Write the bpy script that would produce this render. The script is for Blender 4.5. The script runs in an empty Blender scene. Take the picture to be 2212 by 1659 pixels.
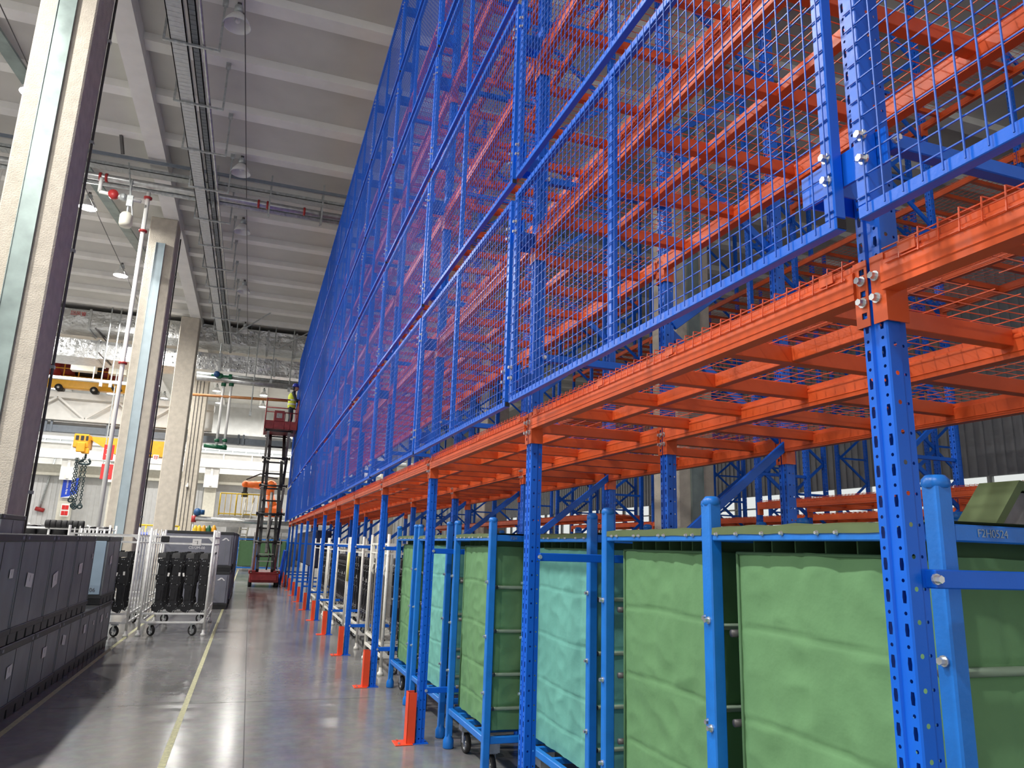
import bpy, bmesh, math, random
from mathutils import Vector, Matrix, noise
random.seed(7)
S = bpy.context.scene
C = S.collection
PI = math.pi

# ------------------------------------------------------------------ camera
YAW, PITCH, ROLL, FPX, EYE = 0.3306, 0.2218, 0.0320, 1580.44, 1.6
def cam_axes():
    F = Vector((math.sin(YAW) * math.cos(PITCH), math.cos(YAW) * math.cos(PITCH), math.sin(PITCH)))
    Rt = Vector((math.cos(YAW), -math.sin(YAW), 0))
    U = Rt.cross(F)
    r = math.cos(ROLL) * Rt + math.sin(ROLL) * U
    d = -math.cos(ROLL) * U + math.sin(ROLL) * Rt
    return r, d, F
AX = cam_axes()
cd = bpy.data.cameras.new('camera')
cd.sensor_width = 36.0
cd.lens = FPX / 2212 * 36.0
cd.clip_start, cd.clip_end = 0.05, 300
cam = bpy.data.objects.new('camera', cd)
C.objects.link(cam)
r_, d_, f_ = AX
cam.matrix_world = Matrix(((r_.x, -d_.x, -f_.x, 0), (r_.y, -d_.y, -f_.y, 0), (r_.z, -d_.z, -f_.z, EYE), (0, 0, 0, 1)))
S.camera = cam

def at(px, py, Y):
    """the point of the hall seen at a photograph pixel, at depth Y"""
    d = AX[0] * (px - 1106) + AX[1] * (py - 829.5) + AX[2] * FPX
    return Vector((0, 0, EYE)) + d * (Y / d.y)

# ------------------------------------------------------------------ world, light, exposure
w = bpy.data.worlds.new('ambient_fill')  # even fill added through the unbuilt sides, also the brightness outside the windows
S.world = w
w.use_nodes = True
w.node_tree.nodes['Background'].inputs[0].default_value = (1.0, 0.985, 0.96, 1)
w.node_tree.nodes['Background'].inputs[1].default_value = 0.85
S.view_settings.view_transform = 'Standard'
S.view_settings.look = 'None'
S.view_settings.gamma = 1.0
S.view_settings.use_curve_mapping = False
S.view_settings.exposure = 0.0
S.cycles.use_adaptive_sampling = True
S.cycles.adaptive_threshold = 0.06
S.cycles.max_bounces = 4
S.cycles.diffuse_bounces = 3
S.cycles.glossy_bounces = 2
S.cycles.transmission_bounces = 2
S.cycles.transparent_max_bounces = 4
S.cycles.caustics_reflective = False
S.cycles.caustics_refractive = False
LAMP_WATTS = 760.0
LAMP_COL = (1.0, 0.97, 0.92)

# ------------------------------------------------------------------ materials
MATS = {}
def mat(name, col, rough=0.5, metal=0.0, var=0.08, nscale=6.0, bump=0.0, bscale=40.0, spec=0.5, stretch=None, bdist=0.01, dirt=None):
    m = bpy.data.materials.new(name)
    m.use_nodes = True
    nt = m.node_tree
    b = nt.nodes['Principled BSDF']
    b.inputs['Roughness'].default_value = rough
    b.inputs['Metallic'].default_value = metal
    b.inputs['Specular IOR Level'].default_value = spec
    tc = nt.nodes.new('ShaderNodeTexCoord')
    src = tc.outputs['Object']
    if stretch:
        mp = nt.nodes.new('ShaderNodeMapping')
        mp.inputs['Scale'].default_value = stretch
        nt.links.new(src, mp.inputs['Vector'])
        src = mp.outputs['Vector']
    n = nt.nodes.new('ShaderNodeTexNoise')
    n.inputs['Scale'].default_value = nscale
    n.inputs['Detail'].default_value = 5
    nt.links.new(src, n.inputs['Vector'])
    cr = nt.nodes.new('ShaderNodeValToRGB')
    lo = tuple(max(0, c * (1 - 2.2 * var)) for c in col) + (1,)
    hi = tuple(min(1, c * (1 + 2.2 * var)) for c in col) + (1,)
    if dirt:
        lo = tuple(dirt) + (1,)
    cr.color_ramp.elements[0].position = 0.25
    cr.color_ramp.elements[0].color = lo
    cr.color_ramp.elements[1].position = 0.75
    cr.color_ramp.elements[1].color = hi
    if dirt:
        cr.color_ramp.elements[0].position = 0.30
        cr.color_ramp.elements[1].position = 0.42
    nt.links.new(n.outputs['Fac'], cr.inputs['Fac'])
    nt.links.new(cr.outputs['Color'], b.inputs['Base Color'])
    if bump:
        n2 = nt.nodes.new('ShaderNodeTexNoise')
        n2.inputs['Scale'].default_value = bscale
        n2.inputs['Detail'].default_value = 4
        nt.links.new(src, n2.inputs['Vector'])
        bp = nt.nodes.new('ShaderNodeBump')
        bp.inputs['Strength'].default_value = bump
        bp.inputs['Distance'].default_value = bdist
        nt.links.new(n2.outputs['Fac'], bp.inputs['Height'])
        nt.links.new(bp.outputs['Normal'], b.inputs['Normal'])
    MATS[name] = m
    return m

mat('blue_paint', (0.006, 0.135, 0.72), 0.33, spec=0.35, var=0.05, nscale=3, bump=0.05, bscale=60)
mat('blue_mesh', (0.012, 0.110, 0.56), 0.36, spec=0.4, var=0.04)
mat('cart_blue', (0.012, 0.19, 0.68), 0.36, var=0.07, nscale=9, bump=0.08, bscale=70)
mat('orange_paint', (0.76, 0.115, 0.028), 0.38, spec=0.4, var=0.06, nscale=4, bump=0.04, bscale=50)
mat('orange_wire', (0.72, 0.11, 0.035), 0.36, var=0.05)
mat('guard_orange', (0.88, 0.075, 0.02), 0.45, var=0.05)
mat('zinc', (0.62, 0.64, 0.65), 0.32, metal=0.8, var=0.12, nscale=20)
mat('galv', (0.50, 0.53, 0.53), 0.42, metal=0.55, var=0.14, nscale=12, bump=0.1, bscale=30)
mat('tray_grey', (0.62, 0.65, 0.63), 0.5, metal=0.2, var=0.06, nscale=10)
mat('tray_dark', (0.16, 0.18, 0.19), 0.5, metal=0.2, var=0.06, nscale=10)
mat('pipe_steel', (0.55, 0.56, 0.56), 0.30, metal=0.75, var=0.1, nscale=8)
mat('plaster', (0.62, 0.565, 0.475), 0.9, var=0.06, nscale=5, bump=0.9, bscale=45, bdist=0.012)
mat('channel_green', (0.27, 0.335, 0.32), 0.35, metal=0.35, var=0.12, nscale=3)
mat('channel_blue', (0.40, 0.49, 0.53), 0.35, metal=0.3, var=0.05, nscale=3)
mat('dark_flash', (0.10, 0.095, 0.095), 0.45, metal=0.2, var=0.1)
mat('ceiling_paint', (0.66, 0.65, 0.61), 0.85, var=0.03, nscale=1.2)
mat('purlin_paint', (0.90, 0.89, 0.86), 0.8, var=0.03, nscale=2)
mat('white_steel', (0.84, 0.84, 0.81), 0.5, var=0.03, nscale=3)
mat('cream_steel', (0.78, 0.77, 0.70), 0.45, var=0.05, nscale=20, dirt=(0.62, 0.60, 0.52))
mat('white_cart', (0.82, 0.83, 0.81), 0.4, var=0.05, nscale=18)
mat('far_wall_white', (0.78, 0.79, 0.79), 0.6, var=0.03, nscale=3)
mat('right_wall_grey', (0.33, 0.34, 0.36), 0.6, var=0.04, nscale=3)
mat('wall_panel_grey', (0.55, 0.56, 0.55), 0.7, var=0.05, nscale=2)
mat('crate_grey', (0.205, 0.222, 0.235), 0.42, var=0.10, nscale=3, bump=0.05, bscale=25)
mat('crate_black', (0.034, 0.036, 0.038), 0.45, var=0.1)
mat('crate_pale', (0.30, 0.40, 0.49), 0.45, var=0.05, nscale=4)
mat('crate_mid', (0.215, 0.225, 0.27), 0.45, var=0.06, nscale=3)
mat('paper', (0.80, 0.79, 0.76), 0.8, var=0.02)
mat('paper_print', (0.10, 0.10, 0.11), 0.8, var=0.02)
mat('black_plastic', (0.012, 0.012, 0.014), 0.38, var=0.2, nscale=14, bump=0.15, bscale=30)
mat('grey_plastic', (0.10, 0.10, 0.10), 0.45, var=0.1)
mat('grey_felt', (0.26, 0.255, 0.275), 0.9, var=0.06, nscale=40)
mat('rubber', (0.018, 0.018, 0.019), 0.7, var=0.15)
mat('canvas_green', (0.130, 0.285, 0.125), 0.82, var=0.03, nscale=7, bump=0.22, bscale=9, bdist=0.03)
mat('canvas_deep', (0.085, 0.185, 0.085), 0.82, var=0.03, nscale=7, bump=0.22, bscale=9, bdist=0.03)
mat('canvas_teal', (0.140, 0.41, 0.35), 0.82, var=0.03, nscale=7, bump=0.22, bscale=9, bdist=0.03)
mat('canvas_flap', (0.105, 0.150, 0.062), 0.75, var=0.06, nscale=7)
mat('canvas_shade', (0.02, 0.035, 0.025), 0.9, var=0.05)
mat('green_tube', (0.20, 0.28, 0.20), 0.5, var=0.06)
mat('line_yellow', (0.50, 0.49, 0.29), 0.5, var=0.16, nscale=30)
mat('lift_red', (0.26, 0.028, 0.030), 0.48, var=0.12, nscale=8)
mat('lift_black', (0.025, 0.025, 0.026), 0.45, var=0.2, nscale=20)
mat('lift_grey', (0.36, 0.35, 0.32), 0.5, var=0.15, nscale=20)
mat('hivis', (0.70, 0.80, 0.06), 0.7, var=0.06)
mat('cloth_dark', (0.030, 0.033, 0.045), 0.85, var=0.1)
mat('helmet_blue', (0.03, 0.05, 0.42), 0.35, var=0.03)
mat('skin', (0.52, 0.31, 0.22), 0.6, var=0.04)
mat('reflective', (0.80, 0.80, 0.76), 0.4, var=0.02)
mat('crane_yellow', (0.86, 0.44, 0.015), 0.42, var=0.04)
mat('hoist_yellow', (0.78, 0.36, 0.02), 0.42, var=0.05)
mat('crane_bluegrey', (0.20, 0.235, 0.28), 0.5, var=0.05)
mat('safety_yellow', (0.85, 0.58, 0.03), 0.45, var=0.04)
mat('robot_orange', (0.92, 0.17, 0.02), 0.4, var=0.04)
mat('sign_blue', (0.015, 0.06, 0.50), 0.4, var=0.03)
mat('sign_red', (0.62, 0.03, 0.03), 0.5, var=0.03)
mat('print_white', (0.9, 0.9, 0.9), 0.5, var=0.0)
mat('print_red', (0.62, 0.02, 0.02), 0.5, var=0.0)
mat('valve_red', (0.42, 0.03, 0.03), 0.45, var=0.05)
mat('valve_green', (0.01, 0.12, 0.055), 0.4, var=0.08)
mat('valve_blue', (0.02, 0.09, 0.24), 0.4, var=0.08)
mat('copper_pipe', (0.52, 0.22, 0.075), 0.45, var=0.08)
mat('chain_dark', (0.03, 0.05, 0.055), 0.45, metal=0.5, var=0.1)
mat('tarp_navy', (0.012, 0.018, 0.06), 0.6, var=0.1)
mat('machine_white', (0.75, 0.76, 0.76), 0.45, var=0.05)
mat('warning_black', (0.02, 0.02, 0.02), 0.5, var=0.0)
mat('lamp_white', (0.85, 0.85, 0.84), 0.45, var=0.02)
mat('box_cream', (0.70, 0.68, 0.58), 0.5, var=0.04)
mat('tape_yellow', (0.82, 0.76, 0.25), 0.5, var=0.03)

# foil wrapped duct: crinkled bright metal
m = mat('foil', (0.72, 0.73, 0.73), 0.30, metal=0.85, var=0.08, nscale=5, bump=0.55, bscale=5, bdist=0.10)

# polished concrete floor
m = bpy.data.materials.new('polished_concrete')
m.use_nodes = True
nt = m.node_tree
b = nt.nodes['Principled BSDF']
tc = nt.nodes.new('ShaderNodeTexCoord')
n1 = nt.nodes.new('ShaderNodeTexNoise'); n1.inputs['Scale'].default_value = 0.55; n1.inputs['Detail'].default_value = 8; n1.inputs['Roughness'].default_value = 0.65
n2 = nt.nodes.new('ShaderNodeTexNoise'); n2.inputs['Scale'].default_value = 9; n2.inputs['Detail'].default_value = 6
mp = nt.nodes.new('ShaderNodeMapping'); mp.inputs['Scale'].default_value = (2.2, 0.9, 1)
nt.links.new(tc.outputs['Object'], mp.inputs['Vector'])
nt.links.new(mp.outputs['Vector'], n1.inputs['Vector'])
nt.links.new(tc.outputs['Object'], n2.inputs['Vector'])
cr = nt.nodes.new('ShaderNodeValToRGB')
cr.color_ramp.elements[0].position = 0.30; cr.color_ramp.elements[0].color = (0.145, 0.142, 0.136, 1)
cr.color_ramp.elements[1].position = 0.72; cr.color_ramp.elements[1].color = (0.265, 0.26, 0.25, 1)
mx = nt.nodes.new('ShaderNodeMix'); mx.data_type = 'RGBA'; mx.blend_type = 'OVERLAY'; mx.inputs[0].default_value = 0.35
nt.links.new(n1.outputs['Fac'], cr.inputs['Fac'])
nt.links.new(cr.outputs['Color'], mx.inputs[6])
nt.links.new(n2.outputs['Color'], mx.inputs[7])
hs = nt.nodes.new('ShaderNodeHueSaturation'); hs.inputs['Saturation'].default_value = 0.45
nt.links.new(mx.outputs[2], hs.inputs['Color'])
nt.links.new(hs.outputs['Color'], b.inputs['Base Color'])
rr = nt.nodes.new('ShaderNodeMapRange'); rr.inputs['To Min'].default_value = 0.10; rr.inputs['To Max'].default_value = 0.26
nt.links.new(n1.outputs['Fac'], rr.inputs['Value'])
nt.links.new(rr.outputs['Result'], b.inputs['Roughness'])
b.inputs['Specular IOR Level'].default_value = 0.42
nb = nt.nodes.new('ShaderNodeTexNoise'); nb.inputs['Scale'].default_value = 5; nb.inputs['Detail'].default_value = 3
nt.links.new(tc.outputs['Object'], nb.inputs['Vector'])
bp = nt.nodes.new('ShaderNodeBump'); bp.inputs['Strength'].default_value = 0.05; bp.inputs['Distance'].default_value = 0.006
nt.links.new(nb.outputs['Fac'], bp.inputs['Height'])
nt.links.new(bp.outputs['Normal'], b.inputs['Normal'])
MATS['floor'] = m

def glow(name, col, strength):
    m = bpy.data.materials.new(name)
    m.use_nodes = True
    b = m.node_tree.nodes['Principled BSDF']
    b.inputs['Base Color'].default_value = (*col, 1)
    b.inputs['Emission Color'].default_value = (*col, 1)
    b.inputs['Emission Strength'].default_value = strength
    MATS[name] = m
glow('lamp_glow', (1.0, 0.98, 0.94), 25.0)
m = bpy.data.materials.new('window_glass')
m.use_nodes = True
b = m.node_tree.nodes['Principled BSDF']
b.inputs['Base Color'].default_value = (0.9, 0.95, 0.95, 1)
b.inputs['Roughness'].default_value = 0.05
b.inputs['Transmission Weight'].default_value = 1.0
b.inputs['IOR'].default_value = 1.02
MATS['window_glass'] = m

# ------------------------------------------------------------------ mesh builder
class MB:
    def __init__(s):
        s.v, s.f = [], []
    def quad(s, *p):
        i = len(s.v)
        s.v += [tuple(q) for q in p]
        s.f.append(tuple(range(i, i + len(p))))
        return s
    def box(s, x0, x1, y0, y1, z0, z1):
        i = len(s.v)
        s.v += [(x0, y0, z0), (x1, y0, z0), (x1, y1, z0), (x0, y1, z0), (x0, y0, z1), (x1, y0, z1), (x1, y1, z1), (x0, y1, z1)]
        for a in ((0, 3, 2, 1), (4, 5, 6, 7), (0, 1, 5, 4), (1, 2, 6, 5), (2, 3, 7, 6), (3, 0, 4, 7)):
            s.f.append(tuple(i + k for k in a))
        return s
    def bar(s, a, b, w, h=None, up=(0, 0, 1)):
        a, b = Vector(a), Vector(b)
        h = h or w
        d = (b - a).normalized()
        u = Vector(up)
        if abs(d.dot(u)) > 0.98:
            u = Vector((1, 0, 0))
        sd = d.cross(u).normalized()
        u = sd.cross(d)
        i = len(s.v)
        for p in (a, b):
            for sx, sz in ((-1, -1), (1, -1), (1, 1), (-1, 1)):
                s.v.append(tuple(p + sd * sx * w / 2 + u * sz * h / 2))
        for q in ((0, 1, 2, 3), (7, 6, 5, 4), (0, 4, 5, 1), (1, 5, 6, 2), (2, 6, 7, 3), (3, 7, 4, 0)):
            s.f.append(tuple(i + k for k in q))
        return s
    def tube(s, a, b, r, n=10, r2=None, caps=True):
        a, b = Vector(a), Vector(b)
        r2 = r if r2 is None else r2
        d = (b - a).normalized()
        u = Vector((0, 0, 1)) if abs(d.z) < 0.95 else Vector((1, 0, 0))
        e = d.cross(u).normalized()
        g = e.cross(d)
        i = len(s.v)
        for p, rr in ((a, r), (b, r2)):
            for k in range(n):
                t = 2 * PI * (k + 0.5) / n
                s.v.append(tuple(p + (e * math.cos(t) + g * math.sin(t)) * rr))
        for k in range(n):
            s.f.append((i + k, i + (k + 1) % n, i + n + (k + 1) % n, i + n + k))
        if caps:
            s.f.append(tuple(i + k for k in range(n))[::-1])
            s.f.append(tuple(i + n + k for k in range(n)))
        return s
    def path(s, pts, r, n=8):
        for a, b in zip(pts[:-1], pts[1:]):
            s.tube(a, b, r, n)
        return s
    def prism(s, poly, fn, t0, t1):
        """poly of 2-D points swept from t0 to t1, fn(u,v,t) gives the point"""
        i, n = len(s.v), len(poly)
        for t in (t0, t1):
            for u, v in poly:
                s.v.append(tuple(fn(u, v, t)))
        for k in range(n):
            s.f.append((i + k, i + (k + 1) % n, i + n + (k + 1) % n, i + n + k))
        s.f.append(tuple(i + k for k in range(n))[::-1])
        s.f.append(tuple(i + n + k for k in range(n)))
        return s
    def lathe(s, prof, c=(0, 0, 0), n=16, axis='z', close=False):
        i, m = len(s.v), len(prof)
        for r, h in prof:
            for k in range(n):
                t = 2 * PI * k / n
                x, y = r * math.cos(t), r * math.sin(t)
                p = {'z': (x, y, h), 'x': (h, x, y), 'y': (x, h, y)}[axis]
                s.v.append((c[0] + p[0], c[1] + p[1], c[2] + p[2]))
        for j in range(m - 1 if not close else m):
            for k in range(n):
                a, b2 = i + j * n + k, i + j * n + (k + 1) % n
                e = ((j + 1) % m)
                s.f.append((a, b2, i + e * n + (k + 1) % n, i + e * n + k))
        return s
    def sphere(s, c, r, n=10, m=6, sx=1, sy=1, sz=1):
        i = len(s.v)
        for j in range(m + 1):
            ph = PI * j / m
            for k in range(n):
                t = 2 * PI * k / n
                s.v.append((c[0] + sx * r * math.sin(ph) * math.cos(t), c[1] + sy * r * math.sin(ph) * math.sin(t), c[2] + sz * r * math.cos(ph)))
        for j in range(m):
            for k in range(n):
                s.f.append((i + j * n + k, i + (j + 1) * n + k, i + (j + 1) * n + (k + 1) % n, i + j * n + (k + 1) % n))
        return s
    def cell(s, u0, u1, v0, v1, hole, fn):
        """flat plate cell with an eight-sided hole, fn(u,v) gives the point"""
        um, vm = (u0 + u1) / 2, (v0 + v1) / 2
        out = [(u1, vm), (u1, v1), (um, v1), (u0, v1), (u0, vm), (u0, v0), (um, v0), (u1, v0)]
        i = len(s.v)
        for u, v in out:
            s.v.append(tuple(fn(u, v)))
        for u, v in hole:
            s.v.append(tuple(fn(um + u, vm + v)))
        for k in range(8):
            s.f.append((i + k, i + (k + 1) % 8, i + 8 + (k + 1) % 8, i + 8 + k))
        return s
    def mesh(s, name, material, smooth=False, bevel=0.0, fix=True):
        me = bpy.data.meshes.new(name)
        me.from_pydata(s.v, [], s.f)
        if bevel or fix:
            bm = bmesh.new()
            bm.from_mesh(me)
            if bevel:
                bmesh.ops.bevel(bm, geom=list(bm.edges), offset=bevel, segments=1, affect='EDGES', profile=0.5)
            if fix:
                bmesh.ops.recalc_face_normals(bm, faces=bm.faces)
            bm.to_mesh(me)
            bm.free()
        me.materials.append(MATS[material])
        if smooth:
            me.polygons.foreach_set('use_smooth', [True] * len(me.polygons))
        me.update()
        return me

def part(name, me, parent=None, loc=(0, 0, 0), rot=(0, 0, 0), label=None, scale=None):
    o = bpy.data.objects.new(name, me)
    C.objects.link(o)
    o.location = loc
    o.rotation_euler = rot
    if scale:
        o.scale = scale
    if parent:
        o.parent = parent
    if label:
        o['label'] = label
    return o
def tag(o, label, cat, group=None):
    o['label'] = label
    o['category'] = cat
    o['kind'] = 'thing'
    if group:
        o['group'] = group
    return o
def thing(name, label, cat, loc=(0, 0, 0), rot=(0, 0, 0), group=None):
    o = bpy.data.objects.new(name, None)
    o.empty_display_size = 0.2
    C.objects.link(o)
    o.location = loc
    o.rotation_euler = rot
    return tag(o, label, cat, group)
def single(name, me, label, cat, group=None, loc=(0, 0, 0), rot=(0, 0, 0)):
    return tag(part(name, me, None, loc, rot), label, cat, group)
def struct(name, me, parent=None, loc=(0, 0, 0)):
    o = part(name, me, parent, loc)
    o['kind'] = 'structure'
    return o
def box_mesh(name, material, x0, x1, y0, y1, z0, z1, bevel=0.0):
    return MB().box(x0, x1, y0, y1, z0, z1).mesh(name, material, bevel=bevel)
def text_mesh(name, body, size, material, extrude=0.001, align='CENTER'):
    cu = bpy.data.curves.new(name, 'FONT')
    cu.body = body
    cu.size = size
    cu.extrude = extrude
    cu.align_x = align
    cu.align_y = 'CENTER'
    o = bpy.data.objects.new(name, cu)
    C.objects.link(o)
    dg = bpy.context.evaluated_depsgraph_get()
    me = bpy.data.meshes.new_from_object(o.evaluated_get(dg))
    bpy.data.objects.remove(o)
    me.materials.clear()
    me.materials.append(MATS[material])
    return me
ORD = ['first', 'second', 'third', 'fourth', 'fifth', 'sixth', 'seventh', 'eighth', 'ninth', 'tenth', 'eleventh', 'twelfth', 'thirteenth', 'fourteenth', 'fifteenth', 'sixteenth', 'seventeenth', 'eighteenth', 'nineteenth', 'twentieth']

# ------------------------------------------------------------------ the building
X_L, X_R = -24.0, 20.0          # left edge of what is built, right wall
Y_B, Y_F = -10.0, 62.0          # behind the camera, far wall
Z_SLAB, Z_PUR, Z_LONG = 12.34, 12.15, 11.9
struct('floor', box_mesh('floor', 'floor', X_L, X_R + 6, Y_B, Y_F, -0.2, 0.0))
ceil = struct('ceiling', box_mesh('ceiling', 'ceiling_paint', X_L, X_R, Y_B, Y_F, Z_SLAB, Z_SLAB + 0.2))
# roof purlins across the hall
pm = box_mesh('purlin', 'purlin_paint', X_L, X_R, -0.19, 0.19, Z_PUR, Z_SLAB)
yp = 13.9 - 2.12 * 8
PUR = []
while yp < 47:
    PUR.append(yp)
    part('purlin', pm, ceil, (0, yp, 0))
    yp += 2.12
# short roof beams of the far bay, running away from the viewer
pm2 = box_mesh('purlin', 'purlin_paint', -0.25, 0.25, 48.5, Y_F, Z_PUR, Z_SLAB)
for x in (-21, -17.5, -14, -10.5, -7, -3.2, -0.1, 3.0, 6.4, 10, 14, 18):
    part('purlin', pm2, ceil, (x, 0, 0))
# long roof beams on the column lines
for n, (x0, x1) in enumerate(((-3.74, -3.28), (7.85, 8.31), (-15.6, -15.14))):
    struct('trim_%d' % (n + 1), box_mesh('long_roof_beam', 'purlin_paint', x0, x1, Y_B, 48, Z_LONG, Z_SLAB))
struct('trim_4', box_mesh('cross_roof_beam', 'purlin_paint', X_L, X_R, 47.6, 48.4, Z_LONG - 0.3, Z_SLAB))

# columns
COLY = (12.34, 25.0, 36.6, 47.2)
def column(n, x0, y0, channel, lab):
    w_, d_c = 0.82, 0.94
    o = struct('column_%d' % n, MB().box(0, w_, 0, d_c, 0, Z_LONG + (0.0 if y0 < 46 else -0.3)).mesh('column', 'plaster', bevel=0.025), None, (x0, y0, 0))
    o['label'] = lab
    if channel:
        c = MB().box(0.27, 0.53, -0.05, 0.0, 0, Z_LONG - 0.9)
        c.box(0.265, 0.275, -0.065, -0.05, 0, Z_LONG - 0.9).box(0.525, 0.535, -0.065, -0.05, 0, Z_LONG - 0.9)
        part('cable_channel', c.mesh('cable_channel', channel), o, label='flat sheet metal cable channel running up the column')
        part('conduit', MB().tube((w_ + 0.03, d_c - 0.02, 0), (w_ + 0.03, d_c - 0.02, Z_LONG - 0.3), 0.022, 8).mesh('conduit', 'dark_flash', True), o, label='thin black conduit on the column edge')
        k = MB()
        for z in (2.2, 4.2, 6.2, 8.2, 10.2):
            k.box(w_ - 0.02, w_ + 0.06, d_c - 0.06, d_c + 0.02, z, z + 0.05)
        part('conduit_clip', k.mesh('conduit_clip', 'galv'), o)
    return o
column(1, -4.12, COLY[0], 'channel_green', 'nearest plastered concrete column with a grey green cable channel')
column(2, -4.12, COLY[1], 'channel_blue', 'second plastered concrete column with a pale blue cable channel')
column(3, -4.12, COLY[2], None, 'third plastered concrete column of the left row')
c4 = column(4, -4.12, COLY[3], None, 'fourth plastered concrete column with thin conduits and a camera')
for dx in (0.18, 0.36, 0.56):
    part('conduit', MB().tube((dx, -0.02, 0.6), (dx, -0.02, 11), 0.02, 6).mesh('conduit', 'dark_flash'), c4)
part('surveillance_camera', MB().box(0.28, 0.42, -0.35, -0.03, 4.55, 4.67).box(0.32, 0.38, -0.05, 0, 4.6, 4.8).mesh('surveillance_camera', 'white_steel'), c4)
part('junction_box', MB().box(0.18, 0.38, -0.14, 0, 1.75, 2.0).mesh('junction_box', 'white_steel', bevel=0.02), c4)
for i, (x, y) in enumerate(((7.69, 12.34), (7.69, 25.0), (7.69, 36.6), (7.69, 47.2))):
    column(5 + i, x, y, 'channel_green' if i == 0 else None, ['concrete column standing inside the back rack', 'second concrete column of the right row', 'third concrete column of the right row', 'fourth concrete column of the right row'][i])
for i, y in enumerate(COLY):
    column(9 + i, -16.1, y, None, ORD[i] + ' concrete column of the far left row')

# far wall with ribs, panels and the window band
wf = struct('wall_far', MB().box(X_L, X_R, Y_F, Y_F + 0.2, 0, 7.4).box(X_L, X_R, Y_F, Y_F + 0.2, 8.5, Z_SLAB).mesh('wall_far', 'far_wall_white'))
ribs = MB()
x = X_L
while x < X_R:
    ribs.box(x, x + 0.06, Y_F - 0.05, Y_F, 0, 5.6)
    x += 0.32
o = part('cladding_rib', ribs.mesh('cladding_rib', 'far_wall_white'), wf); o['kind'] = 'stuff'
for x in range(int(X_L), int(X_R), 4):
    part('upper_panel', box_mesh('upper_panel', 'wall_panel_grey', x + 0.03, x + 3.97, Y_F - 0.04, Y_F, 9.4, 12.0), wf)
part('upper_ledge', box_mesh('upper_ledge', 'wall_panel_grey', X_L, X_R, Y_F - 0.5, Y_F, 9.15, 9.38), wf)
part('window_glass', box_mesh('window_glass', 'window_glass', X_L, X_R, Y_F + 0.08, Y_F + 0.10, 7.4, 8.5), wf, label='long clear window band high in the far wall')
mul = MB()
for i in range(44):
    mul.box(X_L + i, X_L + i + 0.06, Y_F, Y_F + 0.2, 7.4, 8.5)
part('window_mullion', mul.mesh('window_mullion', 'white_steel'), wf)
# right wall: grey corrugated cladding above a ribbon of windows
wr = struct('wall_right', MB().box(X_R, X_R + 0.2, Y_B, Y_F, 0, 2.6).box(X_R, X_R + 0.2, Y_B, Y_F, 4.1, Z_SLAB).mesh('wall_right', 'right_wall_grey'))
ribs = MB()
y = Y_B
while y < Y_F:
    ribs.box(X_R - 0.05, X_R, y, y + 0.10, 4.1, Z_SLAB)
    y += 0.30
o = part('cladding_rib', ribs.mesh('cladding_rib', 'right_wall_grey'), wr); o['kind'] = 'stuff'
part('window_glass', box_mesh('window_glass', 'window_glass', X_R + 0.08, X_R + 0.1, Y_B, Y_F, 2.6, 4.1), wr, label='long clear window ribbon in the right wall')
mul = MB()
y = Y_B
while y < Y_F:
    mul.box(X_R, X_R + 0.2, y, y + 0.07, 2.6, 4.1)
    y += 1.5
mul.box(X_R, X_R + 0.2, Y_B, Y_F, 3.55, 3.60)
part('window_mullion', mul.mesh('window_mullion', 'wall_panel_grey'), wr)

# painted lines and saw cuts in the floor
ln = MB().box(-0.455, -0.405, Y_B, 45, 0.0, 0.0015)
single('floor_line', ln.mesh('floor_line', 'line_yellow'), 'worn yellow painted line along the middle of the aisle', 'floor line', 'floor lines')
ln = MB().box(-1.775, -1.725, Y_B, 45, 0.0, 0.0015)
single('floor_line', ln.mesh('floor_line', 'line_yellow'), 'worn yellow painted line beside the dark crates', 'floor line', 'floor lines')
cut = MB()
for y in (2.0, 8.4, 14.6, 20.8, 27, 33, 39):
    cut.box(-9, 1.4, y, y + 0.008, 0.0, 0.0008)
for x in (0.12, 6.0, -6.0):
    cut.box(x, x + 0.008, Y_B, 45, 0.0, 0.0008)
struct('trim_5', cut.mesh('floor_saw_cut', 'dark_flash'))

# ------------------------------------------------------------------ lamps
dome_me = MB().lathe([(0.05, 0.30), (0.10, 0.27), (0.16, 0.20), (0.23, 0.10), (0.27, 0.0), (0.255, 0.0), (0.21, 0.10), (0.15, 0.19), (0.09, 0.25)], n=24).mesh('lamp_shade', 'lamp_white', True)
house_me = MB().lathe([(0.001, 0.46), (0.07, 0.46), (0.09, 0.42), (0.09, 0.32), (0.05, 0.30)], n=14).mesh('lamp_housing', 'galv', True)
bulb_off = MB().sphere((0, 0, 0.13), 0.06).mesh('bulb', 'lamp_white', True)
bulb_on = MB().lathe([(0.001, 0.05), (0.235, 0.05)], n=24).mesh('bulb', 'lamp_glow')
def lamp(x, y, z, lit, label, group, power=1.0):
    t = thing('high_bay_lamp', label, 'lamp', (x, y, z), group=group)
    part('lamp_shade', dome_me, t)
    part('lamp_housing', house_me, t)
    top = Z_PUR - z
    part('hanger_rod', MB().tube((0, 0, 0.44), (0, 0, top), 0.014, 6).box(-0.04, 0.04, -0.03, 0.03, top - 0.22, top).tube((0.11, 0, 0.3), (0.03, 0, top - 0.1), 0.01, 6).mesh('hanger_rod', 'dark_flash'), t)
    part('bulb', bulb_on if lit else bulb_off, t)
    if lit:
        L = bpy.data.lights.new('lamp_light', 'AREA')
        L.shape = 'DISK'
        L.size = 0.46
        L.energy = LAMP_WATTS * power
        L.color = LAMP_COL
        o = bpy.data.objects.new('lamp_light', L)
        C.objects.link(o)
        o.parent = t
        o.location = (0, 0, 0.035)
    return t
NP = lambda y: min(PUR, key=lambda p: abs(p - y))
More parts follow.
